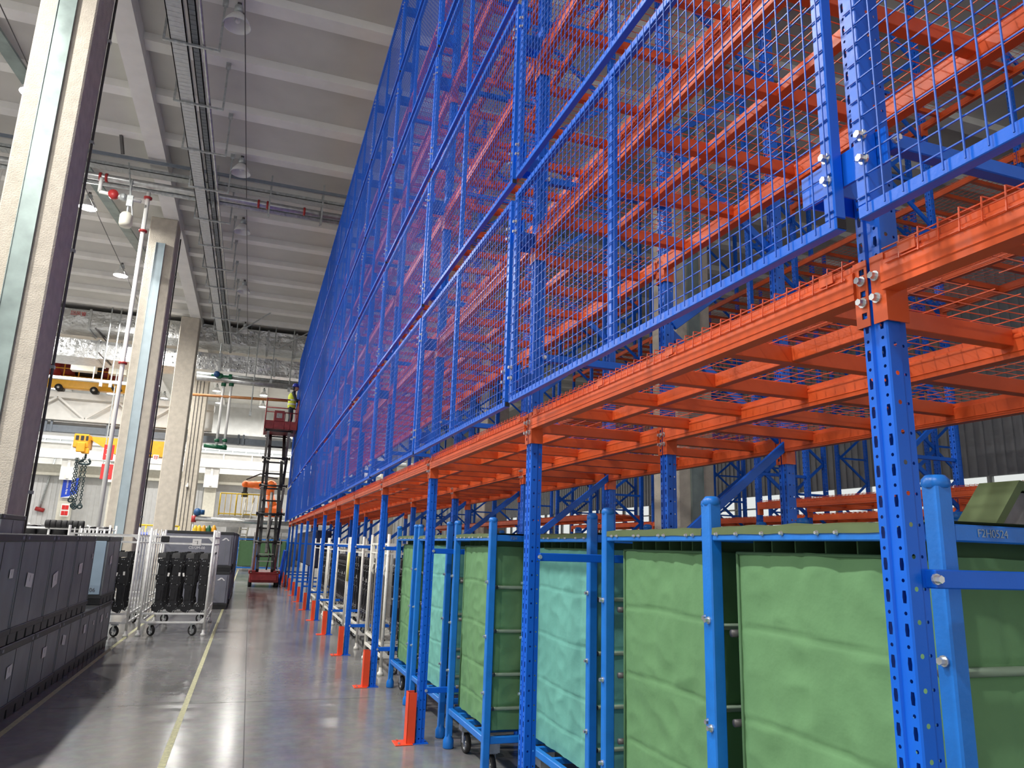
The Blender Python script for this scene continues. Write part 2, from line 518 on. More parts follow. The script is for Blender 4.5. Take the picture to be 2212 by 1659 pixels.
for i, y in enumerate((13.9, 20.1, 24.4, 30.7, 37.2)):
    lamp(-1.28, NP(y), 11.62, False, 'unlit white dome lamp over the aisle, ' + ORD[i] + ' from the viewer', 'unlit lamps over the aisle')
for i, y in enumerate((-4, 3, 9.6, 17.9, 24.4, 30.7, 37, 43.5)):
    lamp(-5.85, NP(y), 11.62, True, 'lit white dome lamp left of the columns, ' + ORD[i] + ' from the near end', 'lit lamps of the left bay')
for i, y in enumerate((3, 13.9, 24.4, 35, 43.5)):
    lamp(-11.5, NP(y), 11.62, True, 'lit white dome lamp of the outer left row, ' + ORD[i] + ' from the near end', 'lit lamps of the outer left bay')
for r, y in enumerate((53.6, 58.4)):  # rows of lamps added to brighten the far bay and its wall
    for i, x in enumerate((-17.5, -14, -10.5, -7, -3.2, -0.1, 3.0, 6.4)):
        lamp(x, y, 11.62, True, 'added lit white dome lamp brightening the far bay, %s row, %s from the left' % (('front', 'back')[r], ORD[i]), 'added lamps of the far bay', 0.33)

# suspension wire under the aisle lamps
single('suspension_cable', MB().tube((-1.12, 8, 11.55), (-1.12, 46, 11.55), 0.012, 6).mesh('suspension_cable', 'dark_flash'), 'thin dark cable strung under the unlit lamps', 'cable')
single('suspension_cable', MB().tube((-5.6, 4, 11.55), (-5.6, 46, 11.55), 0.012, 6).mesh('suspension_cable', 'dark_flash'), 'thin dark cable strung under the lit lamps', 'cable')

# ------------------------------------------------------------------ trays and pipes under the roof
ZT = 11.0
def tray(x0, x1, y0, y1, z, material, label, axis='y'):
    t = thing('cable_tray', label, 'cable tray')
    L = y1 - y0
    sw = lambda a: [(p[1], p[0], p[2]) for p in a]
    a = MB().box(x0, x1, y0, y1, z, z + 0.012)
    r = MB().box(x0, x0 + 0.02, y0, y1, z, z + 0.10).box(x1 - 0.02, x1, y0, y1, z, z + 0.10)
    g = MB()
    y = y0
    while y < y1 - 0.05:
        g.box(x0 + 0.02, x1 - 0.02, y, y + 0.10, z - 0.005, z)
        y += 0.14
    for mb, nm, mt in ((a, 'tray_floor', material), (r, 'side_rail', 'galv'), (g, 'rib', material)):
        if axis == 'x':
            mb.v = sw(mb.v)
        o = part(nm, mb.mesh(nm, mt), t)
        if nm == 'rib':
            o['kind'] = 'stuff'
    return t
tray(-2.43, -2.12, 2, 37.5, ZT, 'tray_grey', 'wide pale cable tray running along the aisle under the roof')
tray(-2.05, -1.90, 2, 37.5, ZT + 0.02, 'tray_dark', 'narrow dark cable tray beside the wide pale one')
single('conduit_pipe', MB().tube((-1.83, 2, ZT + 0.05), (-1.83, 37.5, ZT + 0.05), 0.035, 10).mesh('conduit_pipe', 'pipe_steel', True), 'shiny steel conduit beside the narrow dark cable tray', 'pipe')
hm = MB().box(-1.02, 0.02, -0.02, 0.02, -0.05, -0.01).box(-1.02, -0.98, -0.02, 0.02, -0.05, 1.15).box(-0.02, 0.02, -0.02, 0.02, -0.05, 1.15)
hm.box(-0.05, 0.05, -0.03, 0.03, 1.0, 1.15)
hm = hm.mesh('trapeze_hanger', 'galv')
n = 0
for y in PUR:
    if 10 < y < 37:
        single('trapeze_hanger', hm, 'slotted steel hanger carrying the cable trays, %s from the viewer' % ORD[n], 'hanger', 'hangers of the long cable trays', (-1.54, y, ZT))
        n += 1
single('roof_brace', MB().bar((-1.5, 35.1, ZT + 0.0), (-0.1, 35.1, 12.2), 0.05, 0.05).mesh('roof_brace', 'galv'), 'slanting steel brace at the end of the cable trays', 'brace')
single('roof_brace', MB().bar((0.4, 37.9, 11.2), (2.2, 37.6, 12.4), 0.05, 0.05).mesh('roof_brace', 'galv'), 'slanting steel brace above the silver duct', 'brace')

# pipes and tray running across the hall in front of the second column
YC = 21.3
single('sprinkler_main', MB().tube((-16, YC, 11.28), (9, YC, 11.28), 0.10, 16).mesh('sprinkler_main', 'pipe_steel', True), 'thick shiny steel pipe crossing the hall under the roof', 'pipe', None)
single('sprinkler_main', MB().tube((-16, YC + 0.28, 11.24), (9, YC + 0.28, 11.24), 0.075, 14).mesh('sprinkler_main', 'galv', True), 'dull steel pipe just behind the thick shiny cross pipe', 'pipe', None)
tray(YC - 0.1, YC + 0.25, -16, 9, 11.62, 'tray_grey', 'ribbed cable tray crossing above the steel pipes', axis='x')
single('roof_rail', MB().box(-16, 9, YC - 0.45, YC - 0.39, 11.75, 11.83).mesh('roof_rail', 'crane_bluegrey'), 'dark steel rail crossing in front of the ribbed cable tray', 'rail')
for i, x in enumerate((-9.0, -5.5, -1.95, -0.45, 1.05)):
    h = MB().bar((x, YC - 0.2, 10.85), (x, YC - 0.2, 12.15), 0.045, 0.045).box(x - 0.02, x + 0.02, YC - 0.2, YC + 0.45, 11.1, 11.14).bar((x, YC + 0.45, 11.1), (x, YC + 0.45, 12.15), 0.03)
    single('pipe_hanger', h.mesh('pipe_hanger', 'galv'), 'upright slotted hanger of the cross pipes, %s from the left' % ORD[i], 'hanger', 'hangers of the cross pipes')
cp = MB().tube((-0.03, 0, 0), (0.03, 0, 0), 0.125, 16).mesh('pipe_coupling', 'valve_red', True)
for i, x in enumerate((-4.9, -4.75, -0.75, -0.5, 0.55)):
    single('pipe_coupling', cp, 'dark red clamp on the thick cross pipe, %s from the left' % ORD[i], 'coupling', 'red pipe clamps', (x, YC, 11.28))
# the drop pipe with its valve gear
dp = thing('sprinkler_riser', 'tall white steel drop pipe in front of the second column', 'pipe', (-3.68, YC + 0.1, 0))
part('pipe', MB().tube((0, 0, 0.0), (0, 0, 11.1), 0.055, 12).mesh('riser_pipe', 'white_steel', True), dp)
for z in (9.9, 10.9, 6.1):
    part('flange', MB().tube((0, 0, z), (0, 0, z + 0.05), 0.11, 14).mesh('flange', 'valve_red', True), dp)
vb = thing('alarm_valve', 'valve gear with red wheel and cream bottle under the cross pipe', 'valve', (-4.35, YC - 0.1, 10.2))
part('bottle', MB().lathe([(0.001, -0.2), (0.14, -0.2), (0.17, -0.12), (0.17, 0.12), (0.12, 0.2), (0.001, 0.22)], n=16).mesh('bottle', 'box_cream', True), vb, (0.25, 0, -0.1))
part('elbow', MB().path([(-0.5, 0, 1.0), (-0.5, 0, 0.6), (0.55, 0, 0.5)], 0.05).mesh('elbow', 'white_steel', True), vb)
part('hand_wheel', MB().tube((-0.15, -0.06, 0.58), (-0.15, 0.06, 0.58), 0.13, 14).mesh('hand_wheel', 'valve_red', True), vb)
part('valve_body', MB().sphere((0.1, 0, 0.55), 0.11).box(0.2, 0.35, -0.06, 0.06, 0.3, 0.62).mesh('valve_body', 'galv'), vb)
part('stem', MB().tube((0.25, 0, 0.1), (0.25, 0, 1.1), 0.03, 8).tube((0.4, -0.05, 0.0), (0.1, 0, 1.6), 0.02, 6).mesh('stem', 'galv'), vb)
# dark strut crossing the left bay
single('roof_strut', MB().bar((-6.3, 16.5, 12.1), (-4.6, 31, 11.9), 0.32, 0.06).mesh('roof_strut', 'channel_green'), 'long grey green duct strip slanting under the lit ceiling', 'strut')
for i, (bx, by) in enumerate(((-5.0, 15.9), (-4.4, 20.3))):
    single('seismic_bracket', MB().bar((bx, by, 12.34), (bx + 0.1, by + 0.25, 11.7), 0.07).mesh('seismic_bracket', 'dark_flash'), ('dark slotted bracket at the upper left corner', 'dark slotted bracket above the red pipe clamps')[i], 'bracket')

for i, (px, py) in enumerate(((22, 150), (60, 200), (12, 330))):
    p = at(px, py, 24.0)
    single('drop_rod', MB().tube((p.x, 24.0, 8.0), (p.x, 24.0, 12.34), 0.018, 6).mesh('drop_rod', 'white_steel'), 'thin white rod hanging left of the nearest column, %s from the left' % ('second', 'third', 'first')[i], 'rod', 'white rods left of the nearest column')

# silver foil ducts between the third and fourth columns
def duct(x0, x1, y0, y1, z0, z1, label, seams):
    d = thing('air_duct', label, 'duct')
    g = MB()
    n = 40
    nz = 6
    # body as a lightly dented box
    def P(x, y, z):
        k = noise.noise(Vector((x * 1.1, y * 2.3, z * 2.1)))
        return k * 0.05
    for (yy, s) in ((y0, -1), (y1, 1)):
        for i in range(n * 2):
            for j in range(nz):
                xa, xb = x0 + (x1 - x0) * i / (2 * n), x0 + (x1 - x0) * (i + 1) / (2 * n)
                za, zb = z0 + (z1 - z0) * j / nz, z0 + (z1 - z0) * (j + 1) / nz
                g.quad(*[(xx, yy + s * P(xx, yy, zz), zz) for xx, zz in ((xa, za), (xb, za), (xb, zb), (xa, zb))])
    for zz in (z0, z1):
        for i in range(n * 2):
            xa, xb = x0 + (x1 - x0) * i / (2 * n), x0 + (x1 - x0) * (i + 1) / (2 * n)
            g.quad((xa, y0 - P(xa, y0, zz), zz), (xb, y0 - P(xb, y0, zz), zz), (xb, y1 + P(xb, y1, zz), zz), (xa, y1 + P(xa, y1, zz), zz))
    g.quad((x0, y0, z0), (x0, y1, z0), (x0, y1, z1), (x0, y0, z1)).quad((x1, y0, z0), (x1, y1, z0), (x1, y1, z1), (x1, y0, z1))
    part('duct_body', g.mesh('duct_body', 'foil', fix=False), d)
    pin = MB().lathe([(0.001, -0.05), (0.03, -0.04), (0.05, 0.0)], n=8, axis='y').mesh('duct_pin', 'zinc', True)
    x = x0 + 0.4
    while x < x1:
        for z in (z0 + 0.22 * (z1 - z0), z0 + 0.5 * (z1 - z0), z0 + 0.78 * (z1 - z0)):
            part('insulation_pin', pin, d, (x + random.uniform(-.06, .06), y0 - 0.02, z + random.uniform(-.05, .05)))
        x += 0.62
    for x in seams:
        part('seam_tape', MB().box(x, x + 0.10, y0 - 0.075, y1 + 0.075, z0 - 0.05, z1 + 0.05).mesh('seam_tape', 'zinc'), d)
    return d
YD = 38.3
duct(-18, 2.6, YD, YD + 1.7, 11.22, 12.10, 'big silver foil wrapped air duct under the roof', (-10.6, -8.3, -6.0, -2.0, -0.2, 1.2))
duct(-18, 3.2, YD + 1.2, YD + 3.2, 10.05, 10.95, 'lower silver foil wrapped air duct behind the big one', (-10.4, -8.0, -5.6, -2.4, 0.3))
tm = text_mesh('duct_print', '回风管', 0.22, 'print_red', 0.004)
single('duct_print', tm, 'red characters printed on the big silver duct', 'lettering', None, (-8.75, YD - 0.10, 11.85), (PI / 2, 0, 0))
for i, (x, zt) in enumerate(((-2.3, 10.4), (0.2, 9.3), (-0.6, 7.6), (1.1, 9.0), (-7.3, 8.4), (-6.9, 8.4))):
    single('hanger_rod', MB().tube((x, YD - 0.4, zt), (x, YD - 0.4, 12.34), 0.03, 8).box(x - 0.06, x + 0.06, YD - 0.45, YD - 0.35, zt, zt + 0.2).mesh('hanger_rod', 'galv'), 'thin steel rod hanging before the silver ducts, %s of six' % ORD[i], 'rod', 'rods before the silver ducts')
for i, (x0, x1, z) in enumerate(((-7.9, -7.0, 11.19), (-7.6, -6.6, 10.02))):
    single('duct_support', MB().bar((x0, YD - 0.3, z), (x0 + 0.1, YD + 2.3, z), 0.07, 0.05).mesh('duct_support', 'dark_flash'), ('dark channel carrying the big silver duct', 'dark channel carrying the lower silver duct')[i], 'support')

# ------------------------------------------------------------------ the main rack
BAY = 2.5413
Y0 = -1.106
NB = 13                              # bays
FY = [Y0 - 0.025 + BAY * j for j in range(NB + 1)]
XF, XM, XR = 1.472, 2.36, 3.25       # fronts of the three post rows
PW, PD = 0.08, 0.070                 # post width and depth
RACK_H = 9.35
LEVELS = (2.196, 3.32, 4.60, 5.98, 7.40)     # bottoms of the beam connectors
def octo(rx, ry, cut=0.5):
    c = cut
    return [(rx, 0), (rx, ry * c), (rx * c, ry), (-rx * c, ry), (-rx, 0), (-rx * c, -ry), (rx * c, -ry), (rx, -ry * c)]
def hole8(kind):
    if kind == 'slot':
        a, bb = 0.0062, 0.0145
        return [(a, 0), (a * 0.75, bb), (0, bb), (-a * 0.75, bb), (-a, 0), (-a * 0.75, -bb), (0, -bb), (a * 0.75, -bb)]
    r = 0.0046
    return [(r * math.cos(PI / 4 * k), r * math.sin(PI / 4 * k)) for k in range(8)]
def post_mesh(h, material='blue_paint'):
    """perforated roll-formed upright: front at x=0 facing -x, centred on y"""
    g = MB()
    p = 0.0375
    n = int(h / p)
    hw = PW / 2
    slot, rnd = hole8('slot'), hole8('round')
    for i in range(n):
        z0, z1 = i * p, (i + 1) * p
        hl = slot if i % 2 == 0 else rnd
        for y0, y1 in ((-hw + 0.004, -0.012), (0.012, hw - 0.004)):
            g.cell(y0, y1, z0, z1, hl, lambda u, v: (0, u, v))
    H = n * p
    # central rib
    for ya, xa, yb, xb in ((-0.012, 0, -0.008, 0.007), (-0.008, 0.007, 0.008, 0.007), (0.008, 0.007, 0.012, 0), (-hw, 0.004, -hw + 0.004, 0), (hw - 0.004, 0, hw, 0.004)):
        g.quad((xa, ya, 0), (xb, yb, 0), (xb, yb, H), (xa, ya, H))
    r2 = [(0.006 * math.cos(PI / 4 * k), 0.006 * math.sin(PI / 4 * k)) for k in range(8)]
    r3 = [(0.7 * a, 0.7 * b2) for a, b2 in r2]
    for s in (-1, 1):
        y = s * hw
        for i in range(n // 2):
            z0, z1 = i * 2 * p, (i + 1) * 2 * p
            g.cell(0.004, 0.040, z0, z1, r2, lambda u, v: (u, y, v))
        g.quad((0.040, y, 0), (0.046, y - s * 0.007, 0), (0.046, y - s * 0.007, H), (0.040, y, H))
        for i in range(n // 2):
            z0, z1 = i * 2 * p, (i + 1) * 2 * p
            g.cell(0.046, 0.066, z0, z1, r3, lambda u, v: (u, y - s * 0.007, v))
        g.quad((0.066, y - s * 0.007, 0), (PD, y - s * 0.007, 0), (PD, y - s * 0.007, H), (0.066, y - s * 0.007, H))
        g.quad((PD, y - s * 0.007, 0), (PD, y - s * 0.022, 0), (PD, y - s * 0.022, H), (PD, y - s * 0.007, H))
    return g.mesh('rack_post', material, fix=False)
POST = post_mesh(RACK_H)
PLATE = MB().box(-0.03, 0.10, -0.065, 0.065, 0, 0.006).mesh('base_plate', 'blue_paint')
HB = {}
def hbrace(x0, x1):
    k = (round(x0, 3), round(x1, 3))
    if k not in HB:
        HB[k] = MB().box(x0, x1, -0.02, 0.02, -0.022, 0.022).mesh('horizontal_brace', 'blue_paint', bevel=0.003)
    return HB[k]
BOLT = MB().tube((0, 0, 0), (0, -0.018, 0), 0.0095, 6).tube((0, 0, 0), (0, -0.006, 0), 0.013, 10).mesh('bolt', 'zinc')
BOLTX = MB().tube((0, 0, 0), (-0.020, 0, 0), 0.0095, 6).tube((0, 0, 0), (-0.005, 0, 0), 0.014, 10).mesh('bolt', 'zinc')
DIAG = MB().bar((XM + PD + 0.0 - XM, 0, -0.66), (XR - XM + 0.02, 0, 0.0), 0.028, 0.055).mesh('diagonal_brace', 'blue_paint', bevel=0.003)
DIAG_UP = MB().bar((XM + PD + 0.0 - XM, 0, 0.66), (XR - XM + 0.02, 0, 0.0), 0.028, 0.055).mesh('diagonal_brace', 'blue_paint', bevel=0.003)
BRK = MB().box(-0.152, -0.144, -0.225, 0.06, -0.045, 0.045).box(-0.144, 0.02, -0.046, -0.041, -0.045, 0.045).box(-0.144, 0.02, 0.041, 0.046, -0.045, 0.045).mesh('panel_bracket', 'blue_paint')
ROWS = (2.39, 3.77, 5.14, 6.53, 7.95)              # bottoms of the mesh panel rows
PAN_H = 1.27
def up_frame(j):
    y = FY[j]
    lab = ('blue perforated rack upright outside the right edge of the photo' if j == 0 else
           'blue perforated rack upright frame of the main rack, %s from the right edge' % ORD[j - 1])
    t = thing('upright_frame', lab, 'rack frame', (0, y, 0), group='upright frames of the main rack')
    for x, nm in ((XF, 'front_post'), (XM, 'middle_post'), (XR, 'rear_post')):
        part(nm, POST, t, (x, 0, 0))
        part('base_plate', PLATE, t, (x, 0, 0))
    z = 0.415
    i = 0
    while z < RACK_H - 0.1:
        part('horizontal_brace', hbrace(XF + PD - 0.01, XM + 0.02), t, (0, -0.042 if j < 7 else 0, z))
        if j < 8:
            part('bolt', BOLT, t, (XF + PD - 0.012, -0.062 - 0.0, z))
        z += 1.147
        i += 1
    z = 2.33
    while z < RACK_H:
        part('diagonal_brace', DIAG, t, (XM, -0.03, z))
        if z + 0.66 < RACK_H:
            part('diagonal_brace', DIAG_UP, t, (XM, 0.03, z + 0.02))
        z += 1.36
    for zr in ROWS:
        for dz in (0.17, PAN_H - 0.22):
            bk = part('panel_bracket', BRK, t, (XF, 0, zr + dz))
            if j < 6:
                for yy in (-0.19, -0.072):
                    for zz in (-0.031, 0.031):
                        part('bolt', BOLTX, bk, (-0.187, yy, zz))
    return t
for j in range(NB + 1):
    up_frame(j)

# beams with hooked connectors
def beam_mesh(L):
    pr = [(0, -0.010), (0, 0.006), (-0.003, 0.009), (0, 0.012), (0, 0.064), (0.004, 0.069), (0.012, 0.069), (0.012, 0.09), (0.05, 0.09), (0.05, -0.010)]
    return MB().prism(pr, lambda u, v, t: (u - 0.012, t, v), 0.0, L).mesh('beam_rail', 'orange_paint')
BL = BAY - PW - 0.012
BEAM = beam_mesh(BL)
def conn_mesh(s):
    """connector plate; s=+1 sits on the post at the low-y end of the beam"""
    g = MB()
    H = 0.182
    c = H / 3
    sq = [(0.0085, 0), (0.0085, 0.0085), (0, 0.0085), (-0.0085, 0.0085), (-0.0085, 0), (-0.0085, -0.0085), (0, -0.0085), (0.0085, -0.0085)]
    for i in range(3):
        for x in (-0.006, -0.003):
            g.cell(-s * 0.038, -s * 0.004, i * c, (i + 1) * c, sq, lambda u, v: (x, u, v))
    g.quad((-0.006, -s * 0.038, 0), (-0.003, -s * 0.038, 0), (-0.003, -s * 0.038, H), (-0.006, -s * 0.038, H))
    g.quad((-0.006, -s * 0.038, 0), (-0.003, -s * 0.038, 0), (-0.003, -s * 0.004, 0), (-0.006, -s * 0.004, 0))
    y = s * 0.002
    g.box(-0.006, 0.066, min(y, y + s * 0.005), max(y, y + s * 0.005), 0, H)
    g.quad((-0.006, -s * 0.004, 0), (-0.006, y, 0), (-0.006, y, H), (-0.006, -s * 0.004, H))
    return g.mesh('beam_connector', 'orange_paint', fix=True)
CONN = {1: conn_mesh(1), -1: conn_mesh(-1)}
def bay_txt(b):
    return ('bay cut off by the right edge' if b == 0 else '%s bay from the right edge' % ORD[b])
LV = ['lowest', 'second', 'third', 'fourth', 'top']
ROWN = {'front': XF, 'middle': XM, 'rear': XR}
def beam(x, b, z, label, group, bolts, ys=FY):
    ya = ys[b] + PW / 2 + 0.006
    t = thing('load_beam', label, 'rack beam', (x, ya, z), group=group)
    part('beam_rail', BEAM, t, (-0.002, 0, 0.09))
    for s, yy in ((1, 0.0), (-1, BL)):
        c = part('connector', CONN[s], t, (0, yy - (0.002 if s > 0 else -0.002), 0))
        if bolts:
            for zz in (0.078, 0.138):
                part('bolt', BOLTX, c, (-0.006, -s * 0.021, zz - 0.012 + 0.0))
    return t
for b in range(NB):
    for li, z in enumerate(LEVELS):
        for rn, x in ROWN.items():
            if rn == 'rear' and li > 0:
                continue
            beam(x, b, z, 'orange %s beam on the %s level, %s' % (rn, LV[li], bay_txt(b)), 'orange beams of the main rack', bolts=(b < 5 and li == 0 and rn != 'rear'))

# wire decks with crossbars
def wire_mesh(x0, x1, L, hook, pitch=0.056, pitch2=0.104, r=0.0021):
    g = MB()
    y = 0.03
    while y < L - 0.02:
        g.tube((x0 - 0.004, y, 0.016), (x1, y, 0.010), r, 4, caps=False)
        if hook:
            g.tube((x0 - 0.004, y, 0.016), (x0 - 0.009, y, -0.045), r, 4, caps=False)
        y += pitch
    x = x0 + 0.01
    while x < x1:
        g.tube((x, 0.0, 0.008), (x, L, 0.008), r, 4, caps=False)
        x += pitch2
    if hook:
        for z in (-0.012, -0.040):
            g.tube((x0 - 0.006, 0.02, z), (x0 - 0.006, L - 0.02, z), r, 4, caps=False)
    return g.mesh('wire_grid', 'orange_wire', fix=False)
ZD = 0.185
WIRE = wire_mesh(XF - 0.012, XR + 0.09, BL, True)
WIRE_UP = wire_mesh(XF - 0.012, XM + 0.06, BL, True)
WIRE_FAR = wire_mesh(XF - 0.012, XM + 0.06, BL, False, 0.104, 0.104, 0.0035)
CB1 = MB().box(XF + 0.045, XM - 0.012, -0.024, 0.024, -0.066, -0.005).mesh('crossbar', 'orange_paint', bevel=0.002)
CB2 = MB().box(XM + 0.045, XR - 0.012, -0.024, 0.024, -0.066, -0.005).mesh('crossbar', 'orange_paint', bevel=0.002)
NX = 5
CY = [BL * (i + 0.5) / NX for i in range(NX)]
MIDX = 1.87
MB1 = MB().box(MIDX - 0.02, MIDX + 0.02, 0.023, BL / NX - 0.023, -0.062, -0.006).mesh('stringer', 'orange_paint', bevel=0.002)
TAB = MB().box(-0.003, 0.0, -0.026, 0.026, -0.034, -0.004).mesh('deck_tab', 'orange_paint')
allg = MB()
for y in CY:
    allg.box(XF + 0.045, XM - 0.012, y - 0.022, y + 0.022, -0.052, -0.006)
allg.box(MIDX - 0.02, MIDX + 0.02, 0.1, BL - 0.1, -0.048, -0.01)
ALLCB = allg.mesh('crossbar_set', 'orange_paint')
def deck(b, z, label, group, full, low, xo=0.0, ys=FY):
    t = thing('wire_deck', label, 'wire deck', (xo, ys[b] + PW / 2 + 0.006, z + ZD), group=group)
    part('wire_grid', WIRE if low else WIRE_UP if full else WIRE_FAR, t)
    if full:
        for i, y in enumerate(CY):
            part('crossbar', CB1, t, (0, y, 0))
            if low:
                part('crossbar', CB2, t, (0, y, 0))
            if i < NX - 1:
                part('stringer', MB1, t, (0, y, 0))
        for y in (0.09, BL / 2 - 0.3, BL / 2 + 0.3, BL - 0.09):
            part('deck_tab', TAB, t, (XF - 0.018, y, 0))
    else:
        part('crossbar', ALLCB, t)
for b in range(NB):
    for li, z in enumerate(LEVELS):
        deck(b, z, 'orange wire deck on the %s level, %s' % (LV[li], bay_txt(b)), 'wire decks of the main rack', full=(li == 0 or (li < 4 and b < 5)), low=(li == 0))

# blue wire mesh panels on the aisle side
PL = BAY - 0.07
def panel_wires():
    g = MB()
    p = 0.0505
    r = 0.0022
    y = 0.012
    while y < PL:
        g.tube((-0.0085, y, 0.006), (-0.0085, y, PAN_H - 0.006), r, 4, caps=False)
        y += p
    z = 0.05
    while z < PAN_H - 0.02:
        g.tube((-0.0035, 0.004, z), (-0.0035, PL - 0.004, z), r, 4, caps=False)
        z += p
    return g.mesh('wire_mesh', 'blue_mesh', fix=False)
PWIRE = panel_wires()
TB = 0.032
P_RAIL = MB().box(0, TB, 0, PL, 0, TB).mesh('panel_rail', 'blue_paint', bevel=0.002)
P_STILE = MB().box(0, TB, 0, 0.038, TB, PAN_H - TB).mesh('panel_stile', 'blue_paint', bevel=0.002)
P_MID = MB().box(0.001, TB - 0.001, -0.018, 0.018, TB, PAN_H - TB).mesh('panel_stile', 'blue_paint', bevel=0.002)
P_CAP = MB().box(0.003, TB - 0.003, -0.002, 0.0, 0.003, TB - 0.003).mesh('end_cap', 'rubber')
PX0 = 1.284
PROW = ['lowest', 'second', 'third', 'fourth', 'top']
for b in range(NB):
    for ri, z in enumerate(ROWS):
        t = thing('mesh_panel', 'blue wire mesh guard panel in the %s row, %s' % (PROW[ri], bay_txt(b)), 'mesh panel', (PX0, FY[b] - 0.09, z + random.uniform(-0.008, 0.008)), group='mesh panels of the main rack')
        part('wire_mesh', PWIRE, t)
        part('bottom_rail', P_RAIL, t)
        part('top_rail', P_RAIL, t, (0, 0, PAN_H - TB))
        part('stile', P_STILE, t)
        part('stile', P_STILE, t, (0, PL - 0.038, 0))
        part('middle_stile', P_MID, t, (0, PL / 2, 0))
        if b < 6:
            part('end_cap', P_CAP, t)

# orange post guards on the floor
G = MB().box(0, 0.006, -0.055, 0.055, 0.008, 0.40).box(0, 0.07, 0.049, 0.055, 0.008, 0.40).box(0, 0.07, -0.055, -0.049, 0.008, 0.40).mesh('guard_angle', 'guard_orange')
GB = MB().box(-0.075, 0.075, -0.085, 0.085, 0, 0.008).mesh('foot_plate', 'guard_orange', bevel=0.003)
for j in range(1, NB + 1):
    t = thing('post_guard', 'orange steel post guard on the floor, %s from the near end' % ORD[j - 1], 'post guard', (XF - 0.085, FY[j], 0), group='orange post guards')
    part('guard_angle', G, t)
    part('foot_plate', GB, t, (-0.02, 0, 0))
    if j < 6:
        for yy in (-0.06, 0.06):
            part('bolt', MB().tube((-0.06, yy, 0.008), (-0.06, yy, 0.022), 0.01, 6).mesh('bolt', 'zinc'), t)

# ------------------------------------------------------------------ racks behind
POST_B = POST
def back_frame(y, x0, lab, grp):
    t = thing('upright_frame', lab, 'rack frame', (x0 - XF, y, 0), group=grp)
    for x, nm in ((XF, 'front_post'), (XM, 'rear_post')):
        part(nm, POST_B, t, (x, 0, 0))
    z = 0.4
    while z < RACK_H - 1.2:
        part('horizontal_brace', hbrace(XF + PD - 0.01, XM + 0.02), t, (0, 0, z))
        part('diagonal_brace', DIAG, t, (XF, 0, z + 0.62))
        part('diagonal_brace', DIAG_UP, t, (XF, 0, z + 0.62))
        z += 1.2
BACK = [('inner back rack', 6.95, [1, 2, 3, 4, 6, 7, 8, 9, 10, 11, 12, 13]), ('middle back rack', 9.6, list(range(1, 10))), ('outer back rack', 13.2, list(range(1, 9)))]
for rk, (nm, x0, fr) in enumerate(BACK):
    for n, j in enumerate(fr):
        back_frame(FY[j], x0, 'blue upright frame of the %s, %s from the near end' % (nm, ORD[n]), 'upright frames of the ' + nm)
    nb = 0
    for a, c in zip(fr[:-1], fr[1:]):
        if c != a + 1:
            continue
        for li, z in enumerate(((2.196, 4.55, 7.08), (2.196, 7.08), (2.196,))[rk]):
            for rn, x in (('front', x0), ('rear', x0 + XM - XF)):
                beam(x, a, z, 'orange %s beam of the %s, %s level, %s bay' % (rn, nm, ('lowest', 'middle', 'top')[li], ORD[nb]), 'beams of the ' + nm, False)
            t = thing('wire_deck', 'orange wire deck of the %s, %s level, %s bay' % (nm, ('lowest', 'middle', 'top')[li], ORD[nb]), 'wire deck', (x0 - XF, FY[a] + PW / 2 + 0.006, z + ZD), group='wire decks of the ' + nm)
            if rk == 0 and a < 4:
                part('wire_grid', BWIRE if 'BWIRE' in globals() else globals().setdefault('BWIRE', wire_mesh(XF - 0.012, XM + 0.09, BL, True)), t)
            else:
                part('wire_grid', globals().setdefault('BWIRE_FAR', wire_mesh(XF - 0.012, XM + 0.09, BL, False, 0.104, 0.104, 0.0035)), t)
            for i, y in enumerate(CY):
                part('crossbar', CB1, t, (0, y, 0))
        nb += 1

# ------------------------------------------------------------------ canvas carts
WHEEL_T = MB().lathe([(0.062, -0.02), (0.082, -0.022), (0.09, -0.012), (0.09, 0.012), (0.082, 0.022), (0.062, 0.02)], n=24, axis='x', close=True).mesh('tyre', 'rubber', True)
hb = MB().tube((-0.018, 0, 0), (0.018, 0, 0), 0.022, 12)
for k in range(5):
    a = 2 * PI * k / 5
    hb.bar((0, 0.015 * math.cos(a), 0.015 * math.sin(a)), (0, 0.066 * math.cos(a), 0.066 * math.sin(a)), 0.024, 0.02, up=(1, 0, 0))
hb.lathe([(0.056, -0.015), (0.064, -0.015), (0.064, 0.015), (0.056, 0.015)], n=20, axis='x', close=True)
WHEEL_H = hb.mesh('hub', 'zinc')
FORK = MB().box(-0.035, -0.029, -0.02, 0.02, 0.0, 0.10).box(0.029, 0.035, -0.02, 0.02, 0.0, 0.10).box(-0.045, 0.045, -0.045, 0.045, 0.098, 0.106).mesh('fork', 'galv')
def caster(parent, x, y, rz=0.0, s=1.0):
    f = part('caster', FORK, parent, (x, y, 0.09 * s), (0, 0, rz), scale=(s, s, s))
    t = part('tyre', WHEEL_T, f)
    part('hub', WHEEL_H, f)
    return f
CPOST = MB().box(-0.026, 0.026, -0.026, 0.026, 0.09, 1.80).mesh('cart_post', 'cart_blue', bevel=0.005)
CCAP = MB().lathe([(0.001, 1.828), (0.024, 1.826), (0.034, 1.815), (0.036, 1.80), (0.031, 1.792)], n=8).mesh('post_cap', 'cart_blue', True)
CFOOT = MB().lathe([(0.027, 0.115), (0.030, 0.09), (0.044, 0.062), (0.045, 0.008), (0.040, 0.0), (0.001, 0.0)], n=16).mesh('foot', 'cart_blue', True)
